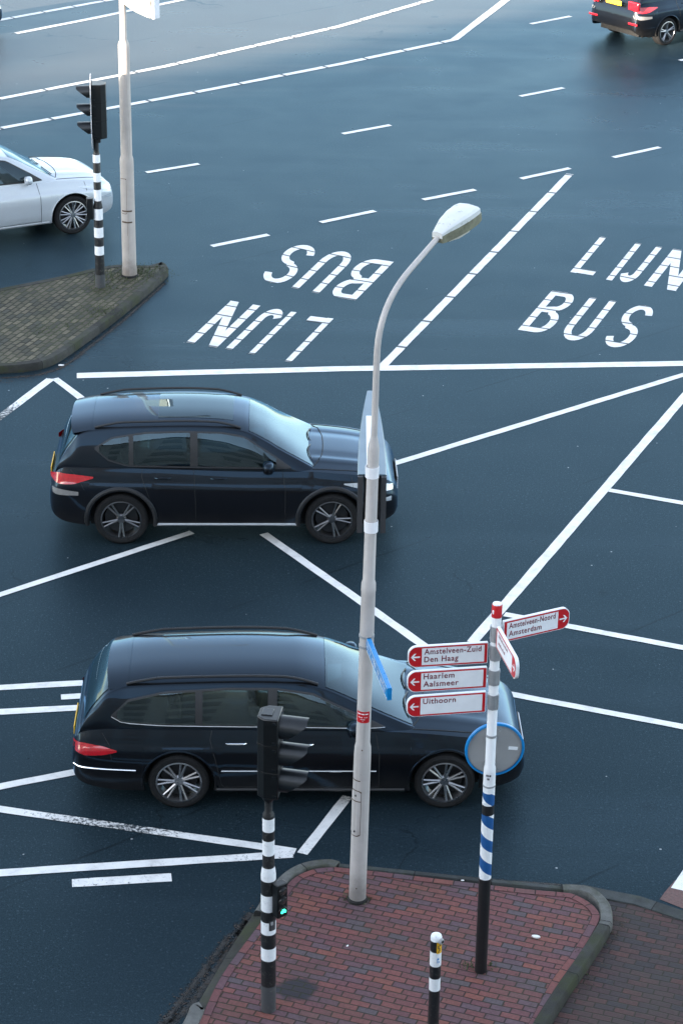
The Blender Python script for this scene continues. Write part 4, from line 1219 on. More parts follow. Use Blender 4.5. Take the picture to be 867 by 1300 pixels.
mb = MB(); mb.lathe([(.028, -.01), (.030, .012), (.024, .022)], 20, 'x'); mb.build('ring', M['alu_back'], kn)
mb = MB(); mb.lathe([(.017, .018), (.014, .026), (.001, .028)], 16, 'x'); mb.build('lens', M['trim'], kn)

# ------------------------------------------------------------------ cars (built at the origin, nose to +x, rear bumper at x = 0)
class CarShape:
    def __init__(s, p):
        s.p = p; s.L = p['L']; s.W = p['W']
        s.zs = interp(p['shoulder']); s.zr = interp(p['roof']); s.h = interp(p['roof_half'])
        s.plan = interp(p['plan']); s.crown = interp(p['crown'])
        s.q = interp([(0, .945), (.10, .975), (.30, .997), (.50, 1.0), (.66, .992), (.715, .985), (.76, .963), (.88, .925), (1, .880)])
        s.sill = p['sill']; s.x0, s.x1 = p['roof'][0][0], p['roof'][-1][0]
        s.zlow = interp(p['low'])
    def y(s, x, z):
        zs = s.zs(x); sl = min(s.zlow(x), zs - .1)
        return s.W * s.plan(x) * s.q((z - sl) / (zs - sl))
    def zl(s, x):
        z = s.zlow(x)
        for xc in s.p['axles']:
            dx = abs(x - xc); Rr = s.p['arch']
            if dx < Rr * .985: z = max(z, s.p['wr'] + math.sqrt(max(0, Rr * Rr - dx * dx)))
        return z
    def ztop(s, x, y):
        ys = s.y(x, s.zs(x)); t = min(1, abs(y) / ys)
        z = s.zs(x) + s.crown(x) * (1 - t ** 2.6)
        if 'ridge' in s.p and x > s.x1 - .25:
            k = min(1, (x - s.x1 + .25) / .2) * min(1, max(0, (s.L - .12 - x) / .3))
            z += s.p['ridge'] * k * (math.exp(-((t - .62) / .07) ** 2) - .6 * math.exp(-((t - .48) / .09) ** 2))
        return z
    # greenhouse
    def gz(s, x):
        zb = s.zs(x) - .012; zr = s.zr(x)
        return zb, zr, zr - .07 * min(1, max(0, (zr - zb) / .35))
    def gy(s, x, z):
        zb, zr, ze = s.gz(x); yb = s.y(x, s.zs(x)) - .012; t = min(1, max(0, (z - zb) / max(ze - zb, .02)))
        return yb + (s.h(x) - yb) * t + .022 * 4 * t * (1 - t) * min(1, (zr - zb) / .3)
    def gtop(s, x, y):
        zb, zr, ze = s.gz(x); t = min(1, abs(y) / s.h(x))
        return ze + (zr - ze) * (1 - t ** 2.8)

def stations(s):
    L = s.L
    xs = [0, .004, .015, .035, .07, .11, .16, .22] + list(np.arange(.28, L - .27, .06)) + [L - .24, L - .18, L - .13, L - .09, L - .055, L - .03, L - .012, L]
    for xc in s.p['axles']:
        Rr = s.p['arch']
        xs += [xc + Rr * .985 * math.sin(R(a)) for a in np.arange(-90, 91, 9)] + [xc - Rr * .99, xc + Rr * .99]
    xs = sorted(x for x in xs if 0 <= x <= L)
    out = [xs[0]]
    for x in xs[1:]:
        if x - out[-1] > .003: out.append(x)
    return out

def car_body(s):
    mb = MB(); rows = []
    NS, NT = 22, 14
    for x in stations(s):
        zs = s.zs(x); zl = min(s.zl(x), zs - .02)
        half = []
        for k in range(NS + 1):
            z = zl + (zs - zl) * k / NS
            half.append((s.y(x, z), z))
        ys = half[-1][0]
        topp = []
        for k in range(1, NT + 1):
            y = ys * math.cos(PI / 2 * k / NT) ** 1.0
            topp.append((y, s.ztop(x, y)))
        ring = [(x, -a, b) for a, b in half] + [(x, -a, b) for a, b in topp] + [(x, a, b) for a, b in topp[::-1][1:]] + [(x, a, b) for a, b in half[::-1]]
        rows.append(ring)
    mb.grid(rows)
    n = len(rows[0])
    for row in (rows[0], rows[-1]):
        # close the end in quads left-right
        for k in range(n // 2):
            a, b, c, d = row[k], row[k + 1], row[n - 2 - k], row[n - 1 - k]
            mb.add([a, b, c, d], [(0, 1, 2, 3)] if k + 1 < n - 2 - k else [(0, 1, 2)])
    return mb

def car_roof(s):
    """shell of the upper body with openings behind the windows, windscreen and rear glass"""
    mb = MB(); P = []
    p = s.p; xs = list(np.linspace(s.x0, s.x1, 150)); NZ, NT = 22, 12
    for x in xs:
        zb, zr, ze = s.gz(x)
        if zr < zb: zr = zb
        half = []
        for k in range(NZ + 1):
            z = zb + (ze - zb) * k / NZ; half.append((s.gy(x, z), z))
        hh = half[-1][0]
        for k in range(1, NT + 1):
            y = hh * math.cos(PI / 2 * k / NT); half.append((y, s.gtop(x, y)))
        P.append([(x, -a, b) for a, b in half] + [(x, a, b) for a, b in half[::-1][1:]])
    lo, hi = lin(p['dlo'][0]), lin(p['dlo'][1]); d0, d1 = p['dlo'][0][0][0], p['dlo'][0][-1][0]
    nH = NZ + NT; n = len(P[0]); fs = []
    w0, w1 = p['windscreen']; r0, r1 = p['rear_glass']
    for i in range(len(P) - 1):
        for j in range(n - 1):
            q = [P[i][j], P[i + 1][j], P[i + 1][j + 1], P[i][j + 1]]
            jj = min(j, n - 2 - j)
            if jj < NZ:
                if all(d0 < v[0] < d1 and lo(v[0]) + .004 < v[2] < hi(v[0]) - .004 for v in q) and any(a < q[0][0] < b for a, b in p['windows']): continue
            else:
                if all(w0 + .02 < v[0] < w1 - .02 and abs(v[1]) < s.h(v[0]) * .92 for v in q): continue
                if all(r0 + .01 < v[0] < r1 - .01 and abs(v[1]) < s.h(v[0]) * .88 for v in q): continue
            fs.append((i * n + j, (i + 1) * n + j, (i + 1) * n + j + 1, i * n + j + 1))
    mb.add([v for row in P for v in row], fs)
    return mb

def surround(s, sgn):
    """black frame round the side windows: strips above, below and between the panes"""
    p = s.p; fl, fh = lin(p['dlo'][0]), lin(p['dlo'][1]); d0, d1 = p['dlo'][0][0][0], p['dlo'][0][-1][0]
    mb = MB()
    def piece(xa, xb, zl, zh, nx):
        xs = np.linspace(xa, xb, nx); q = side_patch(s, sgn, [(x, zl(x)) for x in xs], [(x, zh(x)) for x in xs], .003, nx, 5); mb.add(q.v, q.f)
    piece(d0, d1, fl, lambda x: min(fl(x) + .024, fh(x)), 50)
    piece(d0, d1, lambda x: max(fh(x) - .026, fl(x) + .001), fh, 50)
    edges = [d0] + [v for ab in p['windows'] for v in ab] + [d1]
    for k in range(0, len(edges), 2): piece(edges[k], edges[k + 1], lambda x: min(fl(x) + .02, fh(x) - .003), lambda x: max(fh(x) - .02, fl(x) + .003), 8)
    return mb

def side_patch(s, sgn, lo, hi, off, nx=26, nz=7, fn=None):
    """panel on the car's side between lower and upper outlines [(x, z) ...]"""
    fl, fh = lin(lo), lin(hi); x0, x1 = max(lo[0][0], hi[0][0]), min(lo[-1][0], hi[-1][0])
    f = fn or s.gy
    mb = MB(); rows = []
    for i in range(nx + 1):
        x = x0 + (x1 - x0) * i / nx; a, b = fl(x), max(fh(x), fl(x) + .002); row = []
        for k in range(nz + 1):
            z = a + (b - a) * k / nz; row.append((x, sgn * (f(x, z) + off), z))
        rows.append(row)
    mb.grid(rows)
    return mb

def top_patch(s, x0, x1, half, off, fn, nx=18, ny=16, n_exp=1):
    mb = MB(); rows = []
    for i in range(nx + 1):
        x = x0 + (x1 - x0) * i / nx; w = half(x); dz = (fn(min(x + .02, s.L), 0) - fn(max(x - .02, 0), 0)) / .04
        k = math.sqrt(1 + dz * dz)
        rows.append([(x, w * (2 * j / ny - 1), fn(x, w * (2 * j / ny - 1)) + off * k) for j in range(ny + 1)])
    mb.grid(rows)
    return mb

def side_line(s, sgn, pts, r, fn=None, off=0.0):
    f = fn or s.y; P = []
    for i in range(len(pts) - 1):
        a, b = Vector(pts[i]), Vector(pts[i + 1]); n = max(1, int((b - a).length / .06))
        for k in range(n):
            q = a.lerp(b, k / n); P.append((q.x, sgn * (f(q.x, q.y) + off), q.y))
    q = pts[-1]; P.append((q[0], sgn * (f(*q) + off), q[1]))
    mb = MB(); mb.tube(P, r, 6); return mb

def make_wheel(root, loc, sgn, r, w, rim_mat, spokes):
    wh = bpy.data.objects.new('wheel', None); COL.objects.link(wh); wh.parent = root; wh.location = loc
    wh.rotation_euler = (0, random.uniform(0, 6), 0)
    o = sgn
    rr = r * .735
    prof = [(rr, -w * .46), (rr + .02, -w * .5), (r - .035, -w * .5), (r - .008, -w * .40), (r, -w * .25), (r, w * .25), (r - .008, w * .40), (r - .035, w * .5), (rr + .02, w * .5), (rr, w * .46)]
    mb = MB(); mb.lathe([(a, b) for a, b in prof], 48, 'y', caps=False); ty = mb.build('tyre', M['rubber'], wh)
    mb = MB()
    y1 = o * w * .47
    mb.lathe([(rr + .004, y1), (rr - .012, y1 + o * .004), (rr - .020, y1 - o * .02), (rr - .026, -y1), (rr + .004, -y1)], 48, 'y', caps=False)
    for k in range(spokes):
        for dd in (-.13, .13):
            a = 2 * PI * k / spokes + dd * .55; a2 = 2 * PI * k / spokes + dd
            c1 = Vector((math.cos(a) * .05, y1 - o * .035, math.sin(a) * .05)); c2 = Vector((math.cos(a2) * (rr - .015), y1 - o * .012, math.sin(a2) * (rr - .015)))
            mb.tube([c1, c1.lerp(c2, .5), c2], [.020, .015, .014], 6)
    mb.lathe([(.001, y1 - o * .018), (.05, y1 - o * .02), (.068, y1 - o * .04), (.068, y1 - o * .07)], 24, 'y', caps=False)
    mb.build('rim', rim_mat, wh)
    mb = MB(); mb.lathe([(.001, y1 - o * .085), (rr - .05, y1 - o * .085), (rr - .05, y1 - o * .10), (.001, y1 - o * .10)], 32, 'y'); mb.build('brake_disc', M['trim'], wh)
    return wh

def make_car(name, p, loc, rz, label, group):
    s = CarShape(p)
    root = empty(name, loc, rz, label, 'car', group)
    paint = M[p['paint']]
    # everything is shifted so that the root sits under the middle of the car
    body = car_body(s).build('body', paint, root, angle=42)
    roof = car_roof(s).build('roof', paint, root, angle=50)
    mb = MB(); mb.box((s.L / 2, 0, .42), (s.L - .5, 2 * s.W - .60, .34)); 
    for xc in p['axles']: mb.box((xc, 0, .48), (p['arch'] * 2.0, 2 * s.W - .54, .56))
    mb.box((s.L / 2, 0, .245), (s.L - .7, 2 * s.W - .56, .03))
    mb.build('underbody', M['under'], root, smooth=False)
    # wheel housings
    for xc in p['axles']:
        for sg in (-1, 1):
            mb = MB(); rows = []
            for i in range(19):
                a = R(-8 + 196 * i / 18); Rr = p['arch'] + .006
                x, z = xc + Rr * math.cos(a), p['wr'] + Rr * math.sin(a)
                rows.append([(x, sg * (s.W * s.plan(xc) - .03), z), (x, sg * (s.W - .34), z)])
            mb.grid(rows); mb.build('wheel_housing', M['under'], root)
            # lip of the arch
            pts = []
            for i in range(25):
                a = R(-14 + 208 * i / 24); Rr = p['arch'] + .012 + p.get('clad', 0) * .5
                x, z = xc + Rr * math.cos(a), max(p['wr'] + Rr * math.sin(a), s.zlow(xc) + .01)
                if x < .02 or x > s.L - .02: continue
                pts.append((x, sg * (s.y(x, min(z, s.zs(x) - .01)) - .006), z))
            mb = MB(); mb.tube(pts, .014 + p.get('clad', 0) * .35, 8); mb.build('arch_trim', M['trim'] if p.get('clad') else paint, root)
            make_wheel(root, (xc, sg * (s.W * .985 - p['ww'] / 2 - .012), p['wr']), sg, p['wr'], p['ww'], M[p['rim']], p['spokes'])
    # glass
    x_ws0, x_ws1 = p['windscreen']
    wsf = lambda x: s.h(x) * .94 
    top_patch(s, x_ws0, x_ws1, wsf, .006, s.gtop, 20, 18).build('windscreen', M['glass'], root)
    xr0, xr1 = p['rear_glass']
    top_patch(s, xr0, xr1, lambda x: s.h(x) * .90, .006, s.gtop, 14, 16).build('rear_window', M['glass'], root)
    for sg in (-1, 1):
        lo, hi = p['dlo']
        surround(s, sg).build('window_surround', M['trim'], root)
        for (a, b) in p['windows']:
            fl, fh = lin(lo), lin(hi)
            xs = np.linspace(a, b, 26)
            l2 = [(x, fl(x) + .018) for x in xs]; h2 = [(x, max(fh(x) - .020, fl(x) + .02)) for x in xs]
            side_patch(s, sg, l2, h2, .007, 22, 7).build('window', M[p.get('side_glass', 'glass')], root)
        if p.get('chrome_line'):
            pts = [(x, lin(lo)(x)) for x in np.linspace(lo[0][0], lo[-1][0], 30)]
            side_line(s, sg, pts, .007, s.gy, .005).build('window_trim', M[p['chrome_line']], root)
        # doors, sills, handles
        for k, path in enumerate(p['gaps']):
            side_line(s, sg, path, .0045).build('panel_gap', M['seam'], root)
        for (x, z) in p['handles']:
            mb = MB(); P = []
            for i in range(9):
                t = i / 8; xx = x - .11 + .22 * t; P.append((xx, sg * (s.y(xx, z) + .004 + .026 * math.sin(PI * t) ** .4), z + .004 * math.sin(PI * t)))
            mb.tube(P, [.006, .011, .012, .012, .012, .012, .012, .011, .006], 8, flat=1.0); mb.build('door_handle', M[p['handle_mat']], root)
        if p.get('moulding'):
            zz_, x0, x1 = p['moulding']
            for (a, b) in zip(x0, x1): side_line(s, sg, [(a, zz_), (b, zz_)], .010, None, .002).build('side_moulding', M['chrome'], root)
        side_line(s, sg, p['sill_line'], .022, None, -.004).build('sill_strip', M[p.get('sill_mat', 'trim')], root)
        # roof rail
        if p.get('rail'):
            a, b, mt = p['rail']
            P = []
            for i in range(25):
                t = i / 24; x = a + (b - a) * t; y = s.h(x) * .93
                P.append((x, sg * y, s.gtop(x, y) + .010 + .040 * min(1, 6 * t, 6 * (1 - t))))
            mb = MB(); mb.tube(P, .016, 8); mb.build('roof_rail', M[mt], root)
        # mirror
        mx, mz = p['mirror']
        yb = s.gy(mx, mz)
        mb = MB()
        secs = [(-.0, .02, .03), (.03, .075, .060), (.10, .098, .078), (.17, .085, .070), (.215, .04, .04)]
        rows = []
        for (d, rx, rz_) in secs:
            rows.append([(mx + .02 * (d / .2) * -1 + rx * math.copysign(abs(math.cos(t)) ** .7, math.cos(t)) * .8, sg * (yb + .02 + d), mz + .035 + rz_ * math.copysign(abs(math.sin(t)) ** .7, math.sin(t))) for t in [2 * PI * k / 16 for k in range(17)]])
        mb.grid(rows); mb.add(rows[0][:-1], [tuple(range(16))]); mb.add(rows[-1][:-1], [tuple(range(16))[::-1]])
        mb.box((mx + .01, sg * (yb + .02), mz - .005), (.09, .09, .05))
        mb.build('mirror', paint, root, angle=60)
        # lamps
        side_patch(s, sg, *p['tail'], .006, 14, 6, s.y).build('tail_light', M['tail_red'], root)
        if p.get('bumper_shine'): side_patch(s, sg, *p['bumper_shine'], .007, 10, 4, s.y).build('bumper_shine_strip', M['bumper_shine'], root)
        side_patch(s, sg, *p['head'], .006, 16, 6, s.y).build('headlight', M['headlight'], root)
        if p.get('bumper_strip'): side_line(s, sg, p['bumper_strip'], .010, None, .003).build('bumper_strip', M['chrome'], root)
        if p.get('fog'): side_patch(s, sg, *p['fog'], .006, 8, 3, s.y).build('fog_light', M['headlight'], root)
    # seats and dashboard seen through the glass
    zf = s.zs(s.L / 2); x_ = p['windscreen'][0]
    for (x, ys) in ((x_ - .75, (-.36, .36)), (x_ - 1.62, (-.42, 0, .42))):
        for y in ys:
            mb = MB(); mb.box((x, y, zf - .02), (.16, .42, .36), Matrix.Rotation(R(-12), 3, 'Y'), (.8, .8)); st_ = mb.build('seat', M['seat'], root, bevel=.04)
            mb = MB(); mb.box((x - .05, y, zf + .24), (.08, .26, .15), Matrix.Rotation(R(-12), 3, 'Y'), (.9, .85)); mb.build('headrest', M['seat'], st_, bevel=.03)
    mb = MB(); mb.box((x_ + .42, 0, zf + .02), (.45, 1.25, .10)); mb.build('dashboard', M['seat'], root, bevel=.03)
    mb = MB(); P = [(x_ - .02 + .05 * math.sin(a), .36 + .18 * math.cos(a), zf + .06 + .17 * math.sin(a)) for a in [2 * PI * k / 20 for k in range(21)]]; mb.tube(P, .014, 6, caps=False); mb.build('steering_wheel', M['trim'], root)
    # wipers at the foot of the windscreen, bonnet shut line
    mb = MB()
    for y0, y1 in ((-.55, -.02), (.02, .52)):
        P = []
        for i in range(9):
            t = i / 8; x = x_ws1 - .02 - .10 * t * (1 - t) * 2; y = y0 + (y1 - y0) * t
            P.append((x, y, s.gtop(x, y) + .022))
        mb.tube(P, .008, 6)
    mb.build('wiper', M['trim'], root)
    mb = MB(); P = []
    for i in range(21):
        y = -.98 + 1.96 * i / 20; yy = y * s.y(s.x1, s.zs(s.x1)) * .93; x = s.x1 + .05 - .18 * abs(y) ** 3
        P.append((x, yy, s.ztop(x, yy) + .001))
    mb.tube(P, .007, 6)
    for sg in (-1, 1):
        P = []
        for i in range(24):
            t = i / 23; x = s.x1 - .10 + (s.L - .20 - s.x1 + .10) * t; yy = sg * s.y(x, s.zs(x)) * (.93 - .06 * t); P.append((x, yy, s.ztop(x, yy) + .001))
        mb.tube(P, .006, 6)
    mb.build('bonnet_gap', M['seam'], root)
    # grille and plates on the ends
    gz0, gz1, gw = p['grille']
    mb = MB(); mb.box((s.L + .001, 0, (gz0 + gz1) / 2), (.02, gw, gz1 - gz0)); gr = mb.build('grille', M['trim'], root, bevel=.006)
    mb = MB()
    for k in range(7): mb.box((s.L + .012, 0, gz0 + (gz1 - gz0) * (k + .5) / 7), (.008, gw * .96, .008))
    mb.build('grille_bars', M['chrome'], gr)
    mb = MB(); mb.box((-.008, 0, p['plate_z']), (.014, .52, .11)); mb.build('number_plate', M['plate_yellow'], root, bevel=.004)
    if p.get('sunroof'):
        a, b = p['sunroof']; top_patch(s, a, b, lambda x: .43, .004, s.gtop, 8, 10).build('sunroof', M['glass'], root)
    if p.get('fin'):
        x = p['fin']; mb = MB(); rows = []
        z = s.gtop(x, 0) - .004
        for k in range(9):
            t = k / 8; xx = x + .14 * t; hgt = .045 * (1 - t) ** .7 + .002; ww = .016 * math.sin(PI * min(1, .12 + .88 * (1 - t))) + .004
            zb_ = s.gtop(xx, 0) - .004
            rows.append([(xx, ww * math.cos(a), zb_ + hgt * math.sin(a)) for a in [PI * j / 8 for j in range(9)]])
        mb.grid(rows); mb.add(rows[0], [tuple(range(9))]); mb.build('roof_aerial', paint, root, angle=60)
    if p.get('spoiler'):
        xa, xb = p['spoiler']; mb = MB(); rows = []
        for i in range(9):
            x = xa + (xb - xa) * i / 8; row = []
            for j in range(17):
                y = s.h(xb) * .99 * (2 * j / 16 - 1)
                zz_ = s.gtop(xb, y) + .004 - (xb - x) * (.13 + .1 * (xb - x))
                row.append((x + .05 * (1 - i / 8) * abs(2 * j / 16 - 1) ** 3, y, zz_))
            rows.append(row)
        lowr = [(q[0] + .015, q[1], q[2] - .022) for q in rows[0]]; low2 = [(q[0] + .20, q[1] * .98, q[2] - .03) for q in rows[0]]
        mb.grid([low2, lowr] + rows); mb.build('spoiler', paint, root, angle=40)
    # rear lamps seen from behind
    if p.get('rear_lamps'):
        for sg in (-1, 1):
            y0, y1, z0, z1 = p['rear_lamps']
            mb = MB(); mb.box((.012, sg * (y0 + y1) / 2, (z0 + z1) / 2), (.09, abs(y1 - y0), z1 - z0)); mb.build('rear_lamp', M['tail_red'], root, bevel=.02)
            mb = MB(); mb.box((-.002, sg * (y0 + y1) / 2, .60), (.03, .30, .05)); mb.build('reflector', M['tail_red'], root, bevel=.01)
    # move geometry: recentre
    for ch in root.children: ch.location.x -= s.L / 2
    return root, s

SUV = dict(L=4.65, W=.945, paint='car_grey', wr=.365, ww=.24, arch=.425, axles=(.955, 3.765), rim='rim_dark', spokes=5, sill=.27, clad=.05,
    shoulder=[(0, .72), (.03, .86), (.10, 1.00), (.25, 1.075), (.8, 1.085), (1.8, 1.06), (2.8, 1.035), (3.4, 1.035), (3.9, 1.0), (4.3, .94), (4.5, .87), (4.6, .78), (4.65, .66)],
    low=[(0, .44), (.05, .38), (.25, .30), (.6, .27), (4.0, .27), (4.4, .30), (4.6, .36), (4.65, .42)],
    plan=[(0, .70), (.02, .78), (.08, .865), (.20, .925), (.45, .97), (.95, 1.0), (3.2, 1.0), (3.8, .995), (4.2, .955), (4.4, .905), (4.55, .83), (4.62, .755), (4.65, .68)],
    crown=[(0, .01), (.3, .02), (3.2, .03), (3.5, .075), (4.2, .07), (4.55, .03), (4.65, .005)], ridge=.016,
    roof=[(.09, 1.00), (.16, 1.18), (.30, 1.42), (.42, 1.555), (.60, 1.610), (1.2, 1.655), (1.8, 1.668), (2.3, 1.648), (2.6, 1.595), (2.85, 1.485), (3.2, 1.265), (3.55, 1.04), (3.60, 1.01)],
    roof_half=[(.09, .74), (.30, .66), (.6, .625), (1.6, .635), (2.5, .62), (2.9, .66), (3.60, .745)],
    windscreen=(2.66, 3.52), rear_glass=(.13, .37), spoiler=(.28, .58), sunroof=(1.45, 2.45),
    dlo=([(.62, 1.32), (.80, 1.18), (1.05, 1.105), (2.0, 1.085), (3.05, 1.07), (3.22, 1.075)], [(.62, 1.34), (.85, 1.47), (1.3, 1.535), (1.8, 1.55), (2.3, 1.53), (2.6, 1.475), (3.0, 1.23), (3.22, 1.085)]),
    windows=[(.68, 1.07), (1.13, 1.88), (1.98, 3.02)], gaps=[[(1.25, 1.08), (1.24, .98), (1.33, .72), (1.40, .40), (1.45, .31)], [(1.93, 1.07), (1.95, .6), (1.95, .31)], [(3.10, 1.04), (3.14, .8), (3.14, .31)], [(1.45, .335), (3.14, .335)],
        [(.30, 1.05), (.42, .92), (.48, .80)], [(4.02, .96), (4.05, .80)]],
    handles=[(1.52, .965), (2.26, .955)], handle_mat='car_grey', sill_line=[(1.40, .30), (3.30, .30)], sill_mat='steel', rail=(.62, 2.55, 'trim'), mirror=(2.93, 1.10),
    tail=([(.02, .90), (.12, .86), (.34, .875), (.60, .955)], [(.02, .965), (.14, 1.00), (.36, .995), (.60, .975)]), bumper_shine=([(.015, .735), (.10, .71), (.40, .725)], [(.015, .80), (.10, .80), (.40, .775)]),
    head=([(3.92, .87), (4.20, .79), (4.45, .745), (4.58, .735)], [(3.92, .885), (4.20, .885), (4.45, .845), (4.58, .80)]), fog=([(4.30, .62), (4.56, .60)], [(4.30, .645), (4.56, .665)]),
    grille=(.50, .74, .62), plate_z=.80, chrome_line='trim')

WAG = dict(L=4.92, W=.93, paint='car_black', wr=.335, ww=.235, arch=.385, axles=(1.16, 4.034), rim='rim', spokes=7, sill=.22,
    shoulder=[(0, .60), (.02, .74), (.07, .84), (.18, .905), (.5, .945), (1.2, .95), (2.4, .935), (3.4, .925), (3.8, .90), (4.3, .835), (4.65, .755), (4.82, .68), (4.89, .60), (4.92, .50)],
    low=[(0, .36), (.05, .31), (.25, .25), (.6, .22), (4.2, .22), (4.6, .235), (4.86, .28), (4.92, .34)],
    plan=[(0, .74), (.02, .81), (.07, .88), (.18, .93), (.45, .97), (1.1, 1.0), (3.4, 1.0), (4.0, .99), (4.4, .95), (4.65, .895), (4.8, .82), (4.88, .745), (4.92, .66)],
    crown=[(0, .008), (.3, .015), (3.4, .03), (3.7, .065), (4.4, .06), (4.8, .03), (4.92, .005)], ridge=.010,
    roof=[(.08, .86), (.14, 1.00), (.28, 1.235), (.41, 1.365), (.58, 1.415), (1.1, 1.455), (1.9, 1.475), (2.4, 1.458), (2.7, 1.405), (2.95, 1.31), (3.35, 1.10), (3.72, .925), (3.78, .90)],
    roof_half=[(.08, .74), (.35, .66), (.60, .605), (1.7, .61), (2.5, .60), (2.95, .635), (3.78, .735)],
    windscreen=(2.74, 3.68), rear_glass=(.13, .40), rail=(.60, 2.66, 'trim'), mirror=(3.06, .975), side_glass='glass_clear',
    dlo=([(.44, 1.07), (.56, 1.005), (1.0, .985), (2.2, .97), (3.2, .955), (3.38, .96)], [(.44, 1.085), (.62, 1.24), (1.0, 1.322), (1.7, 1.365), (2.2, 1.36), (2.6, 1.305), (3.1, 1.09), (3.38, .968)]),
    windows=[(.50, 1.34), (1.42, 2.12), (2.22, 3.16)], gaps=[[(1.52, .94), (1.50, .85), (1.56, .62), (1.62, .32), (1.66, .27)], [(2.17, .95), (2.19, .5), (2.19, .27)], [(3.28, .92), (3.32, .7), (3.32, .27)], [(1.66, .285), (3.32, .285)],
        [(.34, .90), (.42, .78), (.44, .62)], [(4.30, .80), (4.33, .66)]],
    handles=[(1.78, .815), (2.50, .805)], handle_mat='chrome', moulding=(.50, (1.62, 2.22), (2.16, 3.29)), sill_line=[(1.56, .245), (3.60, .245)],
    tail=([(.015, .68), (.15, .655), (.35, .675), (.50, .715)], [(.015, .765), (.15, .785), (.35, .77), (.50, .735)]),
    head=([(4.25, .70), (4.5, .60), (4.78, .565), (4.85, .565)], [(4.25, .715), (4.5, .705), (4.78, .655), (4.85, .63)]), bumper_strip=[(.02, .50), (.20, .505), (.70, .50)],
    grille=(.36, .54, .62), plate_z=.62, chrome_line='chrome', spoiler=(.37, .62))

M['seat'] = simple('seat_fabric', (.03, .03, .032), .8, scale=12)
M['glass_clear'] = make_glass('side_glass', (.86, .90, .76))

def place(car, shape, x, y, rz): car.location = (x, y, 0); car.rotation_euler = (0, 0, rz)

GRP = 'cars crossing the junction'
hA = R(1.85)
suv, sA = make_car('parked_car', SUV, (0, 0, 0), 0, 'dark anthracite SUV with black roof rails, upper of the two cars side by side', GRP)
def put(car, p, axle_px, rz):
    """rear axle's near tyre stands at the given ground point"""
    c, s_ = math.cos(rz), math.sin(rz)
    lx, ly = p['axles'][0] - p['L'] / 2, -p['W'] + .02
    car.location = (axle_px[0] - (c * lx - s_ * ly), axle_px[1] - (s_ * lx + c * ly), 0); car.rotation_euler = (0, 0, rz)
suv.name = 'car'
put(suv, SUV, (-2.933, 28.802), hA)
hB = R(1.50)
wag, sB = make_car('car', WAG, (0, 0, 0), 0, 'black estate car with chrome door handles, passing behind the front traffic light', GRP)
put(wag, WAG, (-1.716, 22.181), hB)

# silver car cut off by the left edge: low hatchback, only its front half is in view
SIL = dict(SUV); SIL.update(paint='car_silver', rim='rim', spokes=9, handle_mat='car_silver', fin=None, clad=0, sunroof=None, rail=None)
sil, sC = make_car('car', SIL, (0, 0, 0), 0, 'silver car at the left edge behind the far island, only its front half showing', GRP)
rzC = R(27)
def put_front(car, p, pt, rz):
    c, s_ = math.cos(rz), math.sin(rz); lx, ly = p['axles'][1] - p['L'] / 2, -p['W'] + .02
    car.location = (pt[0] - (c * lx - s_ * ly), pt[1] - (s_ * lx + c * ly), 0); car.rotation_euler = (0, 0, rz)
put_front(sil, SIL, (-4.977, 41.945), rzC)

HAT = dict(SUV); HAT.update(paint='car_black', rim='rim', wr=.335, arch=.39, rear_lamps=(.50, .84, .93, 1.13), plate_z=1.02, sunroof=None, rail=None, fin=None, clad=0,
    head=SUV['head'], sill_mat='trim')
hat, sD = make_car('car', HAT, (0, 0, 0), 0, 'black car driving out at the top right corner, its red tail lights showing', GRP)
put(hat, HAT, (7.686, 57.032), R(39))

# dark nose just entering at the top left: a copy of the estate with its parts
def copy_tree(o, parent=None):
    c = o.copy(); COL.objects.link(c); c.parent = parent
    if parent is not None: c.matrix_parent_inverse = o.matrix_parent_inverse.copy()
    for ch in o.children: copy_tree(ch, c)
    return c

edge = copy_tree(wag)
edge['label'] = 'dark car at the top left edge, only its nose corner in view'
rzE = R(40); cE, sE = math.cos(rzE), math.sin(rzE); ptE = (-8.413, 57.527)
lx, ly = WAG['L'] / 2 - .10, -WAG['W'] * .80
edge.location = (ptE[0] - (cE * lx - sE * ly), ptE[1] - (sE * lx + cE * ly), 0); edge.rotation_euler = (0, 0, rzE)

# ------------------------------------------------------------------ unseen building added behind the viewer to keep the low sun off the junction
def make_shade_building(loc, w, d, h, label, shadow_blocks):
    hs_ = empty('shade_building', loc, 0, label, 'building')
    mb = MB(); mb.box((0, -d / 2, h / 2), (w, d, h)); mb.build('wall', M['shade_building_wall'], hs_, smooth=False)
    mb = MB(); mb.box((0, -d / 2, h + .15), (w + .4, d + .4, .3)); rf = mb.build('roof', M['under'], hs_, smooth=False)
    for (x, y, bw, bd, bh) in shadow_blocks:
        mb = MB(); mb.box((x, y, h + .3 + bh / 2), (bw, bd, bh)); mb.build('shadow_block', M['shade_building_wall'], rf, smooth=False)  # blocks added on the unseen roof to cast long shadow bands
    n = int(w // 3.4)
    for fl in range(int(h // 3)):
        for k in range(n):
            x = -w / 2 + w * (k + .5) / n
            if abs(x + loc[0]) > 20: continue
            mb = MB(); mb.box((x, .02, fl * 3 + 1.75), (1.7, .10, 1.6)); wi = mb.build('window', M['pane_dark'], hs_, smooth=False)
            mb = MB(); mb.box((x, .05, fl * 3 + .90), (1.9, .22, .08)); mb.build('sill', M['kerb'], wi, smooth=False)
M['shade_building_wall'] = simple('shade_building_render', (.46, .43, .40), .8, scale=2, var=.2)  # pale so the unseen wall bounces light towards the signs
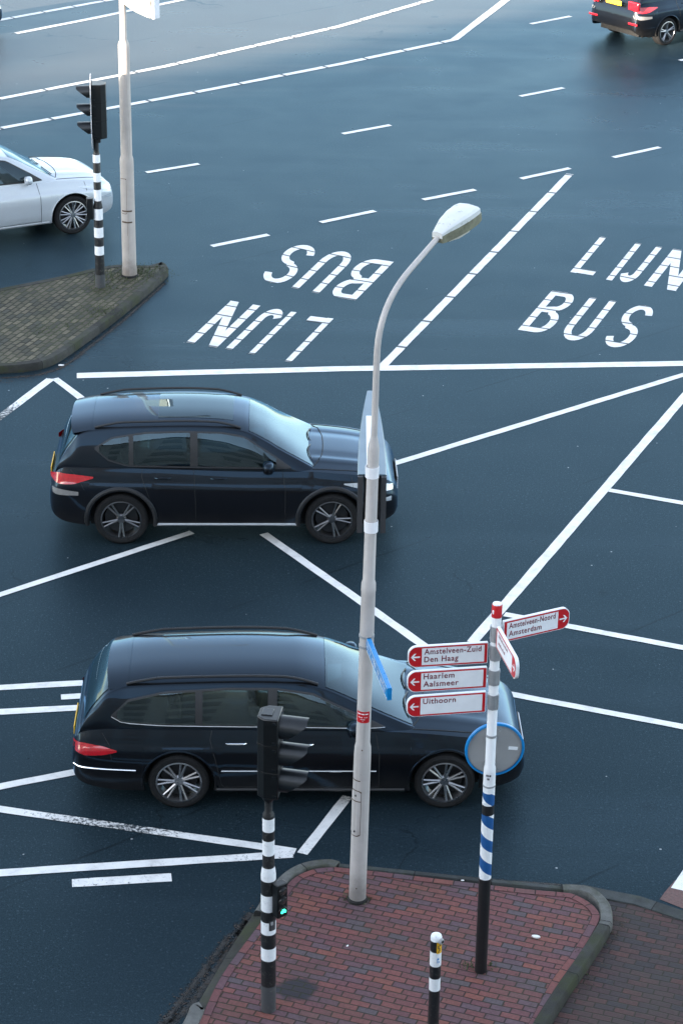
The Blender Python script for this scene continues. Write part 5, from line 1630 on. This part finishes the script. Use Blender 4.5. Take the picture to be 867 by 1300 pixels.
make_shade_building((-45, -4, 0), 150, 14, 15.2, 'unseen pale building added behind the viewer to shade the junction', [(-42, -6, 2.6, 3, 2.6), (-30, -5, 3.0, 3, 3.4), (-21, -4, 2.2, 3, 2.8), (-12, -7, 4, 4, 3.0), (2, -5, 2.4, 3, 2.6), (20, -7, 4, 4, 3)])

# ------------------------------------------------------------------ light
SUN_AZ, SUN_EL = R(180 + 40), R(10)
sd = Vector((math.cos(SUN_AZ) * math.cos(SUN_EL), math.sin(SUN_AZ) * math.cos(SUN_EL), math.sin(SUN_EL)))
w = bpy.data.worlds.new('World'); scene.world = w; w.use_nodes = True
nt = w.node_tree; bg = nt.nodes['Background']
sky = nt.nodes.new('ShaderNodeTexSky'); sky.sky_type = 'NISHITA'; sky.sun_disc = False
sky.sun_elevation = SUN_EL; sky.sun_rotation = PI / 2 - SUN_AZ
sky.air_density = 1.0; sky.dust_density = .8; sky.ozone_density = 2.0
hs = nt.nodes.new('ShaderNodeHueSaturation'); hs.inputs['Saturation'].default_value = .55
nt.links.new(sky.outputs[0], hs.inputs['Color']); nt.links.new(hs.outputs[0], bg.inputs['Color'])
bg.inputs['Strength'].default_value = .15
sl = bpy.data.lights.new('sun', 'SUN'); sl.energy = 5.0; sl.angle = R(.7); sl.color = (1, .86, .70)
so = bpy.data.objects.new('sun', sl); COL.objects.link(so); so.rotation_euler = (-sd).to_track_quat('-Z', 'Y').to_euler()

# ------------------------------------------------------------------ camera
cam = bpy.data.cameras.new('camera'); co = bpy.data.objects.new('camera', cam); COL.objects.link(co)
cam.sensor_fit = 'VERTICAL'; cam.sensor_height = 36; cam.lens = 3027.9 / 1300 * 36; cam.clip_end = 1500; cam.clip_start = .5
co.location = (0, 0, 13.8547)
fw = Vector((0, math.cos(.433206), -math.sin(.433206))); rt = Vector((1, 0, 0)); up = rt.cross(fw)
c_, s_ = math.cos(.0139732), math.sin(.0139732)
r2 = rt * c_ + up * s_; u2 = up * c_ - rt * s_
co.matrix_world = Matrix((r2, u2, -fw)).transposed().to_4x4(); co.location = (0, 0, 13.8547)
scene.camera = co
scene.view_settings.view_transform = 'Standard'; scene.view_settings.look = 'None'
scene.view_settings.exposure = 2.6; scene.view_settings.gamma = 1; scene.view_settings.use_curve_mapping = False
scene.render.film_transparent = False
scene.cycles.max_bounces = 6
